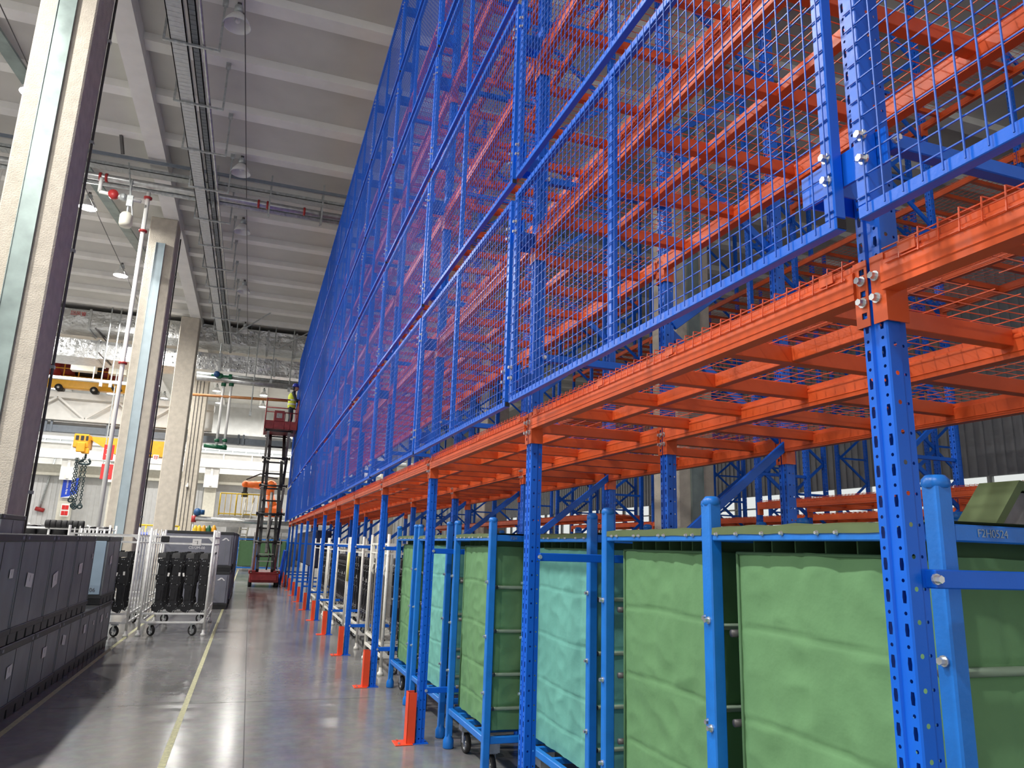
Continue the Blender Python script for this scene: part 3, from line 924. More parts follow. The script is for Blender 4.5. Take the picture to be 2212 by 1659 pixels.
def cloth(x0, x1, y0, y1, z0, z1, material, seed, seams, stitch):
    """hanging canvas box, open at the top"""
    g = MB()
    per = []
    st = 0.018
    def seg(a, c, nrm):
        n = max(2, int((Vector(c) - Vector(a)).length / st))
        for i in range(n):
            t = i / n
            per.append((a[0] + (c[0] - a[0]) * t, a[1] + (c[1] - a[1]) * t, nrm, t, n))
    seg((x0, y1), (x0, y0), (-1, 0))
    seg((x0, y0), (x1, y0), (0, -1))
    seg((x1, y0), (x1, y1), (1, 0))
    seg((x1, y1), (x0, y1), (0, 1))
    M = int((z1 - z0) / 0.011)
    N = len(per)
    for j in range(M + 1):
        v = j / M
        z = z0 + (z1 - z0) * v
        for (x, y, nr, t, n) in per:
            p = Vector((x * 3.1 + seed * 7.3, y * 3.1, z * 2.4))
            d = 0.009 * noise.noise(p) + 0.003 * noise.noise(p * 2.6) + 0.006 * (1 - 2.5 * abs(noise.noise(Vector((y * 6 + z * 3.5, z * 7 - y * 3, seed + x * 5)))))
            # slanting pull creases
            cr = (y + x) * 5.0 + z * 3.6 + seed
            wob = noise.noise(Vector((y * 2 + seed, z * 1.5, x * 2)))
            d += 0.009 * max(0.0, math.sin(cr * 2.3 + 3 * wob)) * (0.4 + 0.6 * wob)
            d += 0.012 * math.sin(PI * v) * math.sin(PI * t)
            for s in seams:
                d -= 0.008 * math.exp(-((z - s - 0.008 * math.sin(y * 6 + seed)) / 0.007) ** 2)
            if stitch:
                for q in range(1, stitch):
                    d -= 0.005 * math.exp(-((t - q / stitch) * n * st / 0.016) ** 2)
            e = 1.0 if 0.03 < t < 0.97 else 0.25
            g.v.append((x + nr[0] * d * e, y + nr[1] * d * e, z + (0.010 * noise.noise(Vector((x * 5, y * 5, seed))) if j in (0, M) else 0)))
    for j in range(M):
        for k in range(N):
            g.f.append((j * N + k, j * N + (k + 1) % N, (j + 1) * N + (k + 1) % N, (j + 1) * N + k))
    i = len(g.v)
    g.quad((x0, y0, z0), (x1, y0, z0), (x1, y1, z0), (x0, y1, z0))
    return g.mesh('canvas', material, True)
def canvas_cart(x0, x1, y0, y1, material, label, seed, text=None, sidetext=None, side_mat=None, flap=True):
    t = thing('canvas_cart', label, 'cart', (0, 0, 0), group='canvas carts under the rack')
    for (x, y) in ((x0, y0), (x0, y1), (x1, y0), (x1, y1)):
        part('post', CPOST, t, (x, y, 0))
        part('post_cap', CCAP, t, (x, y, 0))
        part('foot', CFOOT, t, (x, y, 0))
    for y in (y0, y1):
        part('top_rail', box_mesh('top_rail', 'cart_blue', x0 + 0.027, x1 - 0.027, y - 0.02, y + 0.02, 1.655, 1.70, 0.004), t)
        part('bottom_rail', box_mesh('bottom_rail', 'cart_blue', x0 + 0.027, x1 - 0.027, y - 0.02, y + 0.02, 0.265, 0.31, 0.004), t)
    for x in (x0, x1):
        part('top_rail', box_mesh('top_rail', 'cart_blue', x - 0.02, x + 0.02, y0 + 0.027, y1 - 0.027, 1.655, 1.70, 0.004), t)
        part('bottom_rail', box_mesh('bottom_rail', 'cart_blue', x - 0.02, x + 0.02, y0 + 0.027, y1 - 0.027, 0.265, 0.31, 0.004), t)
    for k in (0.3, 0.55, 0.8):
        y = y0 + (y1 - y0) * k
        part('base_bar', box_mesh('base_bar', 'cart_blue', x0 + 0.02, x1 - 0.02, y - 0.02, y + 0.02, 0.27, 0.305, 0.003), t)
    part('base_bar', box_mesh('base_bar', 'cart_blue', (x0 + x1) / 2 - 0.02, (x0 + x1) / 2 + 0.02, y0 + 0.02, y1 - 0.02, 0.27, 0.305, 0.003), t)
    for (x, y) in ((x0 + 0.10, y0 + 0.17), (x0 + 0.10, y1 - 0.17), (x1 - 0.10, y0 + 0.17), (x1 - 0.10, y1 - 0.17)):
        caster(t, x, y, random.uniform(-0.25, 0.25), 0.86)
        part('caster_plate', box_mesh('caster_plate', 'galv', x - 0.05, x + 0.05, y - 0.05, y + 0.05, 0.17, 0.268), t)
    cx0, cx1, cy0, cy1 = x0 + 0.055, x1 - 0.055, y0 + 0.075, y1 - 0.085
    zs = (1.34, 1.03, 0.73, 0.5)
    cl = part('canvas_bag', cloth(cx0, cx1, cy0, cy1, 0.335, 1.615, material, seed, zs, 5), t)
    lin = MB()
    for q in range(7):
        y = cy0 + (cy1 - cy0) * (q + 0.5 + 0.15 * math.sin(q * 5 + seed)) / 7
        lin.box(cx0 + 0.02, cx1 - 0.02, y - 0.003, y + 0.003, 1.45, 1.66)
    part('divider', lin.mesh('divider', 'canvas_deep'), cl)
    part('bag_shade', box_mesh('bag_shade', 'canvas_shade', cx0 + 0.03, cx1 - 0.03, cy0 + 0.03, cy1 - 0.03, 0.4, 1.60), cl)  # near-black block stands in for the shade inside the bag
    # rolled hem along the front and side edges
    e = MB()
    for (x, y) in ((cx0 - 0.004, cy0), (cx0 - 0.004, cy1)):
        e.tube((x, y, 0.34), (x, y, 1.61), 0.007, 6)
    e.tube((cx0 - 0.006, cy0, 1.612), (cx0 - 0.006, cy1, 1.612), 0.006, 6)
    part('hem', e.mesh('hem', 'canvas_deep', True), cl)
    # tie tubes on the two ends
    for z in zs:
        for y in (cy0 - 0.016, cy1 + 0.016):
            tb = part('sleeve_tube', MB().tube((x0 + 0.026, y, z - 0.02), (x1 - 0.026, y, z - 0.02), 0.013, 10).mesh('sleeve_tube', 'green_tube', True), t)
            part('tube_end', MB().tube((x0 + 0.024, y, z - 0.02), (x0 + 0.07, y, z - 0.02), 0.0138, 10).mesh('tube_end', 'dark_flash', True), tb)
    # flap over the top rail and its snap studs
    if flap:
        f = MB()
        n = 26
        for i in range(n):
            ya, yb = y0 + 0.03 + (y1 - y0 - 0.06) * i / n, y0 + 0.03 + (y1 - y0 - 0.06) * (i + 1) / n
            ha, hb_ = [0.003 * noise.noise(Vector((y * 9, seed, 0))) for y in (ya, yb)]
            pa = [(x0 - 0.024, ya, 1.678 + ha), (x0 - 0.022, ya, 1.704 + ha), (x0 + 0.03, ya, 1.712 + ha * 2), (x1 + 0.022, ya, 1.715)]
            pb = [(x0 - 0.024, yb, 1.678 + hb_), (x0 - 0.022, yb, 1.704 + hb_), (x0 + 0.03, yb, 1.712 + hb_ * 2), (x1 + 0.022, yb, 1.715)]
            for q in range(3):
                f.quad(pa[q], pb[q], pb[q + 1], pa[q + 1])
        fl = part('canvas_flap', f.mesh('canvas_flap', 'canvas_flap', True, fix=False), t)
        sd = MB().tube((0, 0, 0), (-0.010, 0, 0), 0.009, 8, 0.005).mesh('snap_stud', 'zinc')
        for q in range(8):
            part('snap_stud', sd, fl, (x0 - 0.022, y0 + 0.06 + (y1 - y0 - 0.12) * (q + 0.3 * math.sin(q * 3 + seed)) / 7, 1.680))
    for (y, s) in ((y0, -1), (y1, -1)):
        for z in (1.36, 0.98, 0.60):
            part('bolt', BOLTX, t, (x0 - 0.026, y, z))
    if text:
        part('lettering', text_mesh('lettering', text, 0.030, 'crate_pale', 0.0006), t, (x0 + 0.16, y0 - 0.0215, 1.678), (PI / 2, 0, 0), label='white stencilled letters on the end rail')
    return t
XC, XC1 = 1.70, 3.0
canvas_cart(XC, XC1, 1.47, 2.49, 'canvas_green', 'blue framed cart with green canvas, nearest the viewer', 1, 'F2H0524')
canvas_cart(XC + 0.055, XC1, 2.585, 3.50, 'canvas_green', 'blue framed cart with wrinkled green canvas, second from the viewer', 2)
canvas_cart(1.95, 3.18, 4.10, 5.20, 'canvas_teal', 'blue framed cart with teal canvas behind the second upright', 3)
canvas_cart(XC, XC1, 5.28, 6.27, 'canvas_green', 'blue framed cart with green canvas, rolled out beside the teal carts', 4, 'F2H')
canvas_cart(XC + 0.02, XC1, 6.62, 7.85, 'canvas_teal', 'blue framed cart with teal canvas behind the third upright', 5)
canvas_cart(XC, XC1, 7.97, 8.95, 'canvas_green', 'blue framed cart with green canvas, farthest of those under the rack', 6)
# folded canvas leaning on the nearest cart
fc = MB()
fc.prism([(0, 0), (0.115, 0.13), (0.22, 0.12), (0.22, 0.10), (0.12, 0.10), (0.03, 0.0)], lambda u, v, t: (u, t, v), 0, 0.13)
o = thing('folded_canvas', 'folded olive canvas lid lying on the nearest cart', 'canvas', (2.02, 1.56, 1.716))
part('lid', fc.mesh('lid', 'canvas_flap'), o)
part('lining', MB().prism([(0.04, 0.0), (0.125, 0.095), (0.20, 0.095), (0.20, 0.0)], lambda u, v, t: (u, t, v), 0.02, 0.11).mesh('lining', 'grey_felt'), o)
part('bag_roll', MB().tube((0.20, -0.02, 0.05), (0.20, 0.15, 0.05), 0.05, 16).mesh('bag_roll', 'canvas_deep', True), o)

# ------------------------------------------------------------------ cream and white carts with black parts
def panel_part_mesh():
    """upright black moulded carrier: ribbed plate with head, shoulders and clips"""
    g = MB()
    o1 = [(-0.085, 0.02), (-0.04, 0.0), (0.03, -0.03), (0.05, 0.03), (0.085, 0.08), (0.07, 0.16), (0.055, 0.18), (0.06, 0.42), (0.08, 0.45), (0.085, 0.66), (0.07, 0.70), (0.09, 0.78), (0.085, 0.86), (0.05, 0.9), (-0.085, 0.88), (-0.095, 0.84), (-0.065, 0.80), (-0.07, 0.62), (-0.09, 0.60), (-0.09, 0.54), (-0.07, 0.52), (-0.075, 0.40), (-0.06, 0.38), (-0.055, 0.16), (-0.075, 0.13), (-0.105, 0.10)]
    g.prism(o1, lambda u, v, t: (u, t, v), -0.02, 0.02)
    g.box(-0.04, 0.02, -0.03, -0.02, 0.20, 0.36).box(-0.05, 0.05, -0.028, -0.02, 0.46, 0.60).box(-0.02, 0.04, -0.034, -0.02, 0.62, 0.80)
    g.box(0.03, 0.09, -0.03, 0.03, 0.88, 0.97).box(0.05, 0.12, -0.015, 0.015, 0.96, 1.0).box(0.0, 0.06, -0.01, 0.01, 0.97, 0.985)
    return g.mesh('carrier_body', 'black_plastic')
PART_ME = panel_part_mesh()
PART_HEAD = MB().prism([(-0.10, 0.90), (0.03, 0.90), (0.035, 0.95), (0.02, 0.985), (-0.085, 0.985), (-0.10, 0.96)], lambda u, v, t: (u, t, v), -0.022, 0.018).mesh('carrier_head', 'grey_plastic')
PART_RIV = MB()
for (x, z) in ((-0.04, 0.86), (-0.01, 0.86), (0.06, 0.83), (0.055, 0.77), (-0.04, 0.78), (-0.05, 0.60), (-0.05, 0.55), (-0.05, 0.47), (0.04, 0.45), (-0.05, 0.13), (0.05, 0.13), (-0.06, 0.10), (-0.03, 0.10), (0.02, 0.0), (0.03, 0.02)):
    PART_RIV.tube((x, -0.036, z), (x, -0.018, z), 0.0075, 6)
PART_RIV = PART_RIV.mesh('rivet', 'zinc')
PART_TAG = MB().box(0.02, 0.05, -0.0365, -0.034, 0.60, 0.66).mesh('paper_tag', 'paper')
def black_part(x, y, z, s, label, group, rz=0.0, tag_=True):
    t = thing('black_carrier', label, 'car part', (x, y, z), (0, 0, rz), group)
    t.scale = (s, s, s)
    part('carrier_body', PART_ME, t)
    part('carrier_head', PART_HEAD, t)
    part('rivet', PART_RIV, t)
    if tag_:
        part('paper_tag', PART_TAG, t, (0, -0.002, 0), (0, random.uniform(-0.25, 0.25), 0))
    return t
def tube_cart(x0, x1, y0, y1, h, material, label, group, slats=0, sign=False, r=0.021, foot=True, inner=True):
    t = thing('tube_cart', label, 'cart', group=group)
    for (x, y) in ((x0, y0), (x1, y0), (x0, y1), (x1, y1)):
        part('post', MB().tube((x, y, 0.05), (x, y, h), r, 10).mesh('post', material, True), t)
        part('foot', MB().lathe([(0.022, 0.10), (0.024, 0.05), (0.040, 0.035), (0.042, 0.0), (0.001, 0.0)], c=(x, y, 0), n=12).mesh('foot', material, True), t)
    for z, q in ((h - 0.13, 0.013), (h - 0.25, 0.010), (0.36, 0.014), (0.22, 0.015)):
        for y in (y0, y1):
            part('rail', box_mesh('rail', material, x0 + r, x1 - r, y - q, y + q, z - q, z + q), t)
        for x in (x0, x1):
            part('rail', box_mesh('rail', material, x - q, x + q, y0 + r, y1 - r, z - q, z + q), t)
    for s, x in ((1, x0), (-1, x1)):
        part('gusset', MB().prism([(0, 0), (s * 0.11, 0), (0, -0.11)], lambda u, v, tt: (x + u, tt, h - 0.12 + v), y0 - 0.018, y0 - 0.012).mesh('gusset', material), t)
        part('gusset', MB().prism([(0, 0), (s * 0.10, 0), (0, 0.10)], lambda u, v, tt: (x + u, tt, 0.22 + v), y0 - 0.018, y0 - 0.012).mesh('gusset', material), t)
    for (x, y) in ((x0 + 0.18, y0 + 0.05), (x1 - 0.18, y0 + 0.05), (x0 + 0.18, y1 - 0.1), (x1 - 0.18, y1 - 0.1)):
        caster(t, x, y, random.uniform(0.5, 1.2), 0.95)
        part('caster_plate', box_mesh('caster_plate', 'galv', x - 0.05, x + 0.05, y - 0.05, y + 0.05, 0.185, 0.21), t)
    if inner:
        n = 6
        for i in range(1, n):
            y = y0 + (y1 - y0) * i / n
            for x in (x0, x1):
                part('upright_rod', MB().tube((x, y, 0.22), (x, y, h - 0.0 - 0.03 * (i % 2)), 0.011, 6).mesh('upright_rod', material, True), t)
            part('cross_rod', MB().tube((x0, y, h - 0.13), (x1, y, h - 0.13), 0.010, 6).mesh('cross_rod', material), t)
    if sign:
        s = part('sign_card', box_mesh('sign_card', 'paper', x0 + 0.66, x0 + 0.80, y0 - 0.022, y0 - 0.018, h - 0.27, h - 0.16), t)
        part('print', box_mesh('print', 'paper_print', x0 + 0.735, x0 + 0.745, y0 - 0.0235, y0 - 0.0222, h - 0.25, h - 0.19), s)
        part('print', box_mesh('print', 'paper_print', x0 + 0.69, x0 + 0.73, y0 - 0.0235, y0 - 0.0222, h - 0.20, h - 0.195), s)
        part('black_pouch', box_mesh('black_pouch', 'black_plastic', x0 + 0.16, x0 + 0.29, y0 - 0.03, y0 + 0.02, h - 0.23, h - 0.13, 0.01), t)
    if slats:
        for i in range(slats):
            y = y0 + (y1 - y0) * (i + 0.6) / (slats + 0.2)
            part('slat_post', box_mesh('slat_post', material, x0 - 0.015, x0 + 0.015, y - 0.016, y + 0.016, 0.36, h - 0.14), t)
            part('felt_strip', box_mesh('felt_strip', 'grey_felt', x0 - 0.022, x0 - 0.014, y - 0.06, y - 0.014, 0.42, 1.22), t)
            part('slat_brace', MB().bar((x0, y, 1.26), (x0, y - 0.12, 1.34), 0.02).mesh('slat_brace', material), t)
    return t
# white cart in the aisle edge, its neighbour, and their loads
tube_cart(-1.585, -0.585, 14.05, 16.3, 1.76, 'white_cart', 'white tube cart loaded with black parts, standing by the yellow line', 'white carts with black parts', sign=True)
tube_cart(-2.80, -1.76, 13.95, 16.3, 1.76, 'white_cart', 'white tube cart with black parts half hidden by the dark crates', 'white carts with black parts')
for row in range(3):
    for i in range(4):
        black_part(-1.36 + i * 0.225, 14.22 + row * 0.62, 0.375, 0.99, 'black moulded part in the open white cart, %s from the left, %s row' % (ORD[i], ('front', 'middle', 'back')[row]), 'black parts in the open white cart', random.uniform(-0.04, 0.04), row == 0)
for row in range(2):
    for i in range(4):
        black_part(-2.62 + i * 0.225, 14.12 + row * 0.62, 0.375, 0.99, 'black moulded part in the white cart behind the crates, %s from the left, %s row' % (ORD[i], ('front', 'back')[row]), 'black parts in the hidden white cart', random.uniform(-0.04, 0.04), row == 0)
tube_cart(-3.2, -1.95, 17.0, 19.5, 1.74, 'white_cart', 'white tube cart farther back beyond the black parts', 'white carts with black parts')
# cream carts under the rack
tube_cart(1.72, 2.30, 9.75, 11.15, 1.74, 'cream_steel', 'cream tube cart with grey felt strips under the rack', 'cream carts under the rack', slats=4, inner=False)
k = 0
for y0, y1, nm in ((12.15, 13.75, 'second'), (14.0, 15.7, 'third'), (15.95, 17.5, 'fourth'), (17.8, 19.3, 'fifth'), (19.8, 21.4, 'sixth')):
    tube_cart(1.74, 2.31, y0, y1, 1.72, 'cream_steel', 'cream tube cart under the rack, %s beyond the green carts' % nm, 'cream carts under the rack', inner=False)
    for i in range(6):
        black_part(1.98, y0 + 0.18 + i * (y1 - y0 - 0.3) / 5, 0.38, 1.0, 'black moulded part in the %s cream cart, %s along the cart' % (nm, ORD[i]), 'black parts in the cream carts', PI / 2 * -1, i % 2 == 0)
    k += 1
for i in range(5):
    black_part(2.05, 9.95 + i * 0.25, 0.38, 1.05, 'black moulded part behind the grey felt strips, %s from the near end' % ORD[i], 'black parts behind the felt strips', -PI / 2, False)
single('yellow_sleeve', MB().tube((1.72, 13.70, 0.95), (1.72, 13.70, 1.45), 0.03, 8).mesh('yellow_sleeve', 'tape_yellow', True), 'yellow sleeve taped round a cream cart post', 'sleeve')
# dark tarpaulin hung in the far bays, leaning mesh panel
single('navy_tarpaulin', MB().box(1.75, 2.2, 21.8, 31, 0.9, 1.95).mesh('navy_tarpaulin', 'tarp_navy', bevel=0.05), 'dark navy covered stack in the far bays of the rack', 'tarpaulin')
lp = thing('leaning_panel', 'blue wire mesh panel leaning against the last rack posts', 'mesh panel', (1.22, 29.2, 0.02), (0, 0.10, 0))
part('wire_mesh', PWIRE, lp, (0, 0, 0))
part('sheet', MB().box(0.001, 0.006, 0, PL, 0, PAN_H).mesh('sheet', 'blue_mesh'), lp)
for z in (0, PAN_H - TB):
    part('rail', P_RAIL, lp, (0, 0, z))
for y in (0, PL - 0.038):
    part('stile', P_STILE, lp, (0, y, 0))

# ------------------------------------------------------------------ dark folding crates on the left
def crate_meshes(L, D, H, mat_side):
    body = MB().box(-D + 0.02, -0.012, 0.015, L - 0.015, 0.13, H - 0.06).mesh('crate_side', mat_side, bevel=0.006)
    lid = MB().box(-D, 0.0, 0.0, L, H - 0.065, H).mesh('crate_lid', 'crate_black', bevel=0.008)
    base = MB().box(-D, 0.0, 0.0, L, 0.085, 0.135)
    for i in range(4):
        y = 0.02 + (L - 0.25) * i / 3
        base.prism([(0.0, 0), (0.21, 0), (0.225, 0.09), (-0.015, 0.09)], lambda u, v, t: (t, y + u, v), -D + 0.03, -0.01)
    base = base.mesh('crate_base', 'crate_black', bevel=0.004)
    return body, lid, base
def crate(x, y, z, L, D, H, label, side='crate_grey', papers=(), rz=0.0, ribs_=True, clip=True, grp='dark crates along the left'):
    body, lid, base = crate_meshes(L, D, H, side)
    t = thing('folding_crate', label, 'crate', (x, y, z), (0, 0, rz), grp)
    bd = part('side_wall', body, t)
    part('lid', lid, t)
    part('pallet_base', base, t)
    if ribs_:
        part('panel_fold', MB().box(-0.013, -0.009, L * 0.50 - 0.004, L * 0.50 + 0.004, 0.14, H - 0.07).mesh('panel_fold', 'crate_black'), bd)
        [part('corner_edge', MB().box(-0.014, -0.006, q0, q0 + 0.023, 0.14, H - 0.07).mesh('corner_edge', side), bd) for q0 in (0.012, L - 0.035)]
    if clip:
        for yy in (0.06, L - 0.10):
            part('lid_clip', box_mesh('lid_clip', 'crate_mid', -0.005, 0.004, yy, yy + 0.05, H - 0.045, H - 0.02), t)
    for (py, pz, ph, pw, pr) in papers:
        ph, pw = ph * 0.62, pw * 1.15
        s = part('paper_label', box_mesh('paper_label', 'paper', -0.001, 0.0, -pw / 2, pw / 2, -ph / 2, ph / 2), bd, (-0.004, py, pz), (pr, 0, 0))
        part('print', box_mesh('print', 'paper_print', 0.0001, 0.0006, -0.005, 0.0, -ph * 0.1, ph * 0.35), s)
    return t
XCR = -1.86
LC = 1.09
# lower tier
for i in range(7):
    y = 12.9 - 1.09 * (i + 1)
    pp = [[(0.35, 0.46, 0.16, 0.11, 0.1), (0.78, 0.46, 0.11, 0.06, 0)], [(0.30, 0.44, 0.17, 0.11, 0), (0.86, 0.46, 0.09, 0.05, 0)], [(0.25, 0.44, 0.17, 0.13, -0.15)], [(0.5, 0.42, 0.16, 0.13, 0.02)], [(0.4, 0.42, 0.16, 0.13, 0.1)], [], []][i]
    crate(XCR, y, 0.0, 1.08, 1.12, 0.66, 'dark grey folding crate in the bottom tier, %s from the white carts' % ORD[i], papers=pp)
# upper tier: the last one stands apart and shows its end wall, coloured paler as if lit
lastc = crate(XCR, 11.83, 0.665, 1.08, 1.12, 0.93, 'dark crate with a blue grey end wall coloured paler as lit, top tier beside the white carts', papers=[(0.4, 0.60, 0.19, 0.13, 0.15)])
pw_ = MB().box(-1.09, -0.03, -0.004, 0.013, 0.14, 0.865).mesh('lit_wall', 'crate_pale', bevel=0.004)
pale = part('end_wall', pw_, lastc, label='blue grey end wall coloured paler as lit')
part('print', text_mesh('print', '24.06', 0.075, 'paper_print', 0.0005), pale, (-0.17, -0.006, 0.20), (PI / 2, 0, 0))
part('print', text_mesh('print', 'L.N.E', 0.06, 'paper_print', 0.0005), pale, (-0.24, -0.006, 0.58), (PI / 2, 0, 0))
ya = 10.92
for i in range(5):
    y = ya - 1.09 * (i + 1)
    pp = [[(0.35, 0.55, 0.19, 0.15, 0.05), (0.98, 0.68, 0.10, 0.05, 0)], [(0.25, 0.48, 0.22, 0.16, 0.2)], [(0.36, 0.52, 0.20, 0.18, -0.1)], [(0.85, 0.60, 0.12, 0.09, 0)], []][i]
    crate(XCR, y, 0.665, 1.08, 1.12, 0.93, 'dark grey folding crate in the top tier, %s of the joined row' % ORD[i], papers=pp, side='crate_grey')
crate(-3.02, 11.15, 0.0, 1.1, 1.1, 1.84, 'tall dark crate behind the front crate row, beside the first column', grp=None)

# grey printed crates beyond the white cart
for i, (z, H, s) in enumerate(((0.0, 0.86, 'lower'), (0.865, 0.92, 'upper'))):
    t = crate(-0.36, 19.25, z, 1.15, 1.55, H, 'grey printed crate, %s of the stack beyond the white cart' % s, side='crate_mid', grp='grey printed crates', ribs_=True)
    f = part('end_wall', MB().box(-1.50, -0.05, -0.004, 0.014, 0.15, H - 0.09).mesh('end_wall', 'crate_mid', bevel=0.004), t)
    part('seam', MB().box(-1.0, -0.35, -0.0055, -0.004, H * 0.62, H * 0.63).box(-0.17, -0.16, -0.0055, -0.004, 0.2, H - 0.12).mesh('seam', 'crate_grey'), f)
    part('plate', box_mesh('plate', 'grey_plastic', -0.42, -0.30, -0.006, -0.004, 0.30, 0.345), f)
    if i == 1:
        part('print', text_mesh('print', 'CS12M-00', 0.085, 'print_white', 0.0006), f, (-0.80, -0.006, 0.53), (PI / 2, 0, 0))
    part('print', text_mesh('print', '品目', 0.07, 'print_white', 0.0006), f, (-0.55, -0.006, 0.27), (PI / 2, 0, 0))
    part('emblem', MB().prism([(-0.09, 0), (-0.02, 0.06), (0.02, 0.06), (0.09, 0), (0.06, -0.01), (0.01, 0.04), (-0.04, 0.0)], lambda u, v, tt: (-0.18 + u, tt, H - 0.20 + v), -0.006, -0.004).mesh('emblem', 'print_white'), f, label='small white angular mark at the crate corner')
for i, (y, s) in enumerate(((20.7, 'first'), (22.1, 'second'), (23.5, 'third'), (24.9, 'fourth'))):
    for z, H, nm in ((0.0, 0.86, 'lower'), (0.865, 0.92, 'upper')):
        crate(-0.33, y, z, 1.2, 1.5, H, 'grey crate, %s of the %s stack behind the printed crates' % (nm, s), side='crate_mid', grp='grey crates behind', clip=False)

# ------------------------------------------------------------------ scissor lift and the worker
YL = 28.3
lift = thing('scissor_lift', 'dark red scissor lift raised high beside the far end of the rack', 'lift', (0.62, YL, 0))
part('chassis', MB().box(-0.50, 0.50, 0, 1.9, 0.16, 0.46).box(-0.44, 0.44, -0.03, 0.0, 0.22, 0.42).mesh('chassis', 'lift_red', bevel=0.02), lift)
part('deck_plate', MB().box(-0.54, 0.54, 0.0, 1.95, 0.46, 0.52).box(-0.54, -0.30, -0.02, 0.2, 0.52, 0.58).box(0.30, 0.54, -0.02, 0.2, 0.52, 0.58).mesh('deck_plate', 'lift_red', bevel=0.01), lift)
lw = MB().tube((-0.06, 0, 0), (0.06, 0, 0), 0.17, 18).mesh('wheel', 'rubber', True)
for x in (-0.46, 0.46):
    for y in (0.25, 1.6):
        part('wheel', lw, lift, (x, y, 0.17))
zs0, zs1, ns = 0.55, 5.62, 5
dz = (zs1 - zs0) / ns
for i in range(ns):
    za, zb = zs0 + i * dz, zs0 + (i + 1) * dz
    for x in (-0.26, 0.26):
        part('scissor_arm', MB().bar((x, 0.10, za), (x, 1.75, zb), 0.11, 0.17).mesh('scissor_arm', 'lift_black'), lift)
        part('scissor_arm', MB().bar((x * 1.45, 1.75, za), (x * 1.45, 0.10, zb), 0.09, 0.15).mesh('scissor_arm', 'lift_grey' if i % 2 == 0 else 'lift_black'), lift)
    part('pivot_bar', MB().tube((-0.46, 0.10, zb), (0.46, 0.10, zb), 0.032, 10).tube((-0.5, 0.10, zb), (-0.44, 0.10, zb), 0.055, 10).tube((0.44, 0.10, zb), (0.5, 0.10, zb), 0.055, 10).mesh('pivot_bar', 'lift_black', True), lift)
    part('pivot_bar', MB().tube((-0.46, 1.75, zb), (0.46, 1.75, zb), 0.032, 10).mesh('pivot_bar', 'lift_black', True), lift)
    part('pivot_bar', MB().tube((-0.42, 0.92, (za + zb) / 2), (0.42, 0.92, (za + zb) / 2), 0.03, 10).mesh('pivot_bar', 'lift_black', True), lift)
part('hydraulic_cylinder', MB().tube((0, 0.3, 1.2), (0, 1.2, 3.4), 0.06, 12).mesh('hydraulic_cylinder', 'lift_grey', True), lift)
part('ladder', MB().box(-0.48, -0.44, -0.02, 0.02, 0.5, 1.9).box(0.42, 0.46, -0.02, 0.02, 0.5, 1.9).bar((-0.25, 0.02, 0.9), (0.25, 0.02, 0.9), 0.03).bar((-0.25, 0.02, 1.15), (0.25, 0.02, 1.15), 0.03).mesh('ladder', 'lift_grey'), lift)
part('hose', MB().path([(0.05, 0.05, 0.6), (0.12, 0.04, 1.2), (-0.02, 0.03, 1.7), (0.08, 0.04, 2.4)], 0.025, 6).mesh('hose', 'lift_black', True), lift)
# platform cage
pz = 5.68
cage = part('platform', MB().box(-0.52, 0.62, -0.05, 1.9, pz, pz + 0.05).box(-0.52, 0.62, -0.06, -0.04, pz + 0.05, pz + 0.30).box(-0.53, -0.51, -0.05, 1.9, pz + 0.05, pz + 0.24).box(0.61, 0.63, -0.05, 1.9, pz + 0.05, pz + 0.24).mesh('platform', 'lift_red'), lift)
cr = MB()
ct = pz + 1.12
for x in (-0.52, 0.62):
    for y in (-0.05, 0.95, 1.9):
        cr.tube((x, y, pz), (x, y, ct), 0.022, 8)
    cr.tube((x, -0.05, ct), (x, 1.9, ct), 0.022, 8).tube((x, -0.05, pz + 0.62), (x, 1.9, pz + 0.62), 0.018, 8)
cr.tube((-0.52, -0.05, ct), (0.3, -0.05, ct), 0.022, 8).tube((-0.52, 1.9, ct), (0.62, 1.9, ct), 0.022, 8).tube((0.62, 1.9, ct), (0.62, -0.05, ct), 0.022, 8)
cr.tube((-0.52, -0.05, pz + 0.62), (0.62, -0.05, pz + 0.62), 0.02, 8)
for x in (-0.22, 0.16, 0.36):
    cr.tube((x, -0.05, pz), (x, -0.05, pz + 0.62), 0.018, 8)
part('guard_rail', cr.mesh('guard_rail', 'lift_red', True), cage)
part('control_panel', MB().box(-0.22, 0.14, -0.10, -0.06, pz + 0.28, pz + 0.68).mesh('control_panel', 'lift_red', bevel=0.01), cage)
part('control_face', MB().box(-0.14, 0.06, -0.106, -0.10, pz + 0.40, pz + 0.58).mesh('control_face', 'lift_grey'), cage)

def skin_body(name, joints, edges, material, parent=None, loc=(0, 0, 0), rot=(0, 0, 0), sub=2):
    me = bpy.data.meshes.new(name)
    me.from_pydata([j[0] for j in joints], edges, [])
    o = bpy.data.objects.new(name, me)
    C.objects.link(o)
    o.modifiers.new('skin', 'SKIN')
    sv = me.skin_vertices[0].data
    for i, j in enumerate(joints):
        rr = j[1] if isinstance(j[1], tuple) else (j[1], j[1])
        sv[i].radius = rr
        sv[i].use_root = (i == 0)
    ss = o.modifiers.new('smooth', 'SUBSURF')
    ss.levels = ss.render_levels = sub
    dg = bpy.context.evaluated_depsgraph_get()
    me2 = bpy.data.meshes.new_from_object(o.evaluated_get(dg))
    bpy.data.objects.remove(o)
    me2.materials.clear()
    me2.materials.append(MATS[material])
    me2.polygons.foreach_set('use_smooth', [True] * len(me2.polygons))
    return part(name, me2, parent, loc, rot)
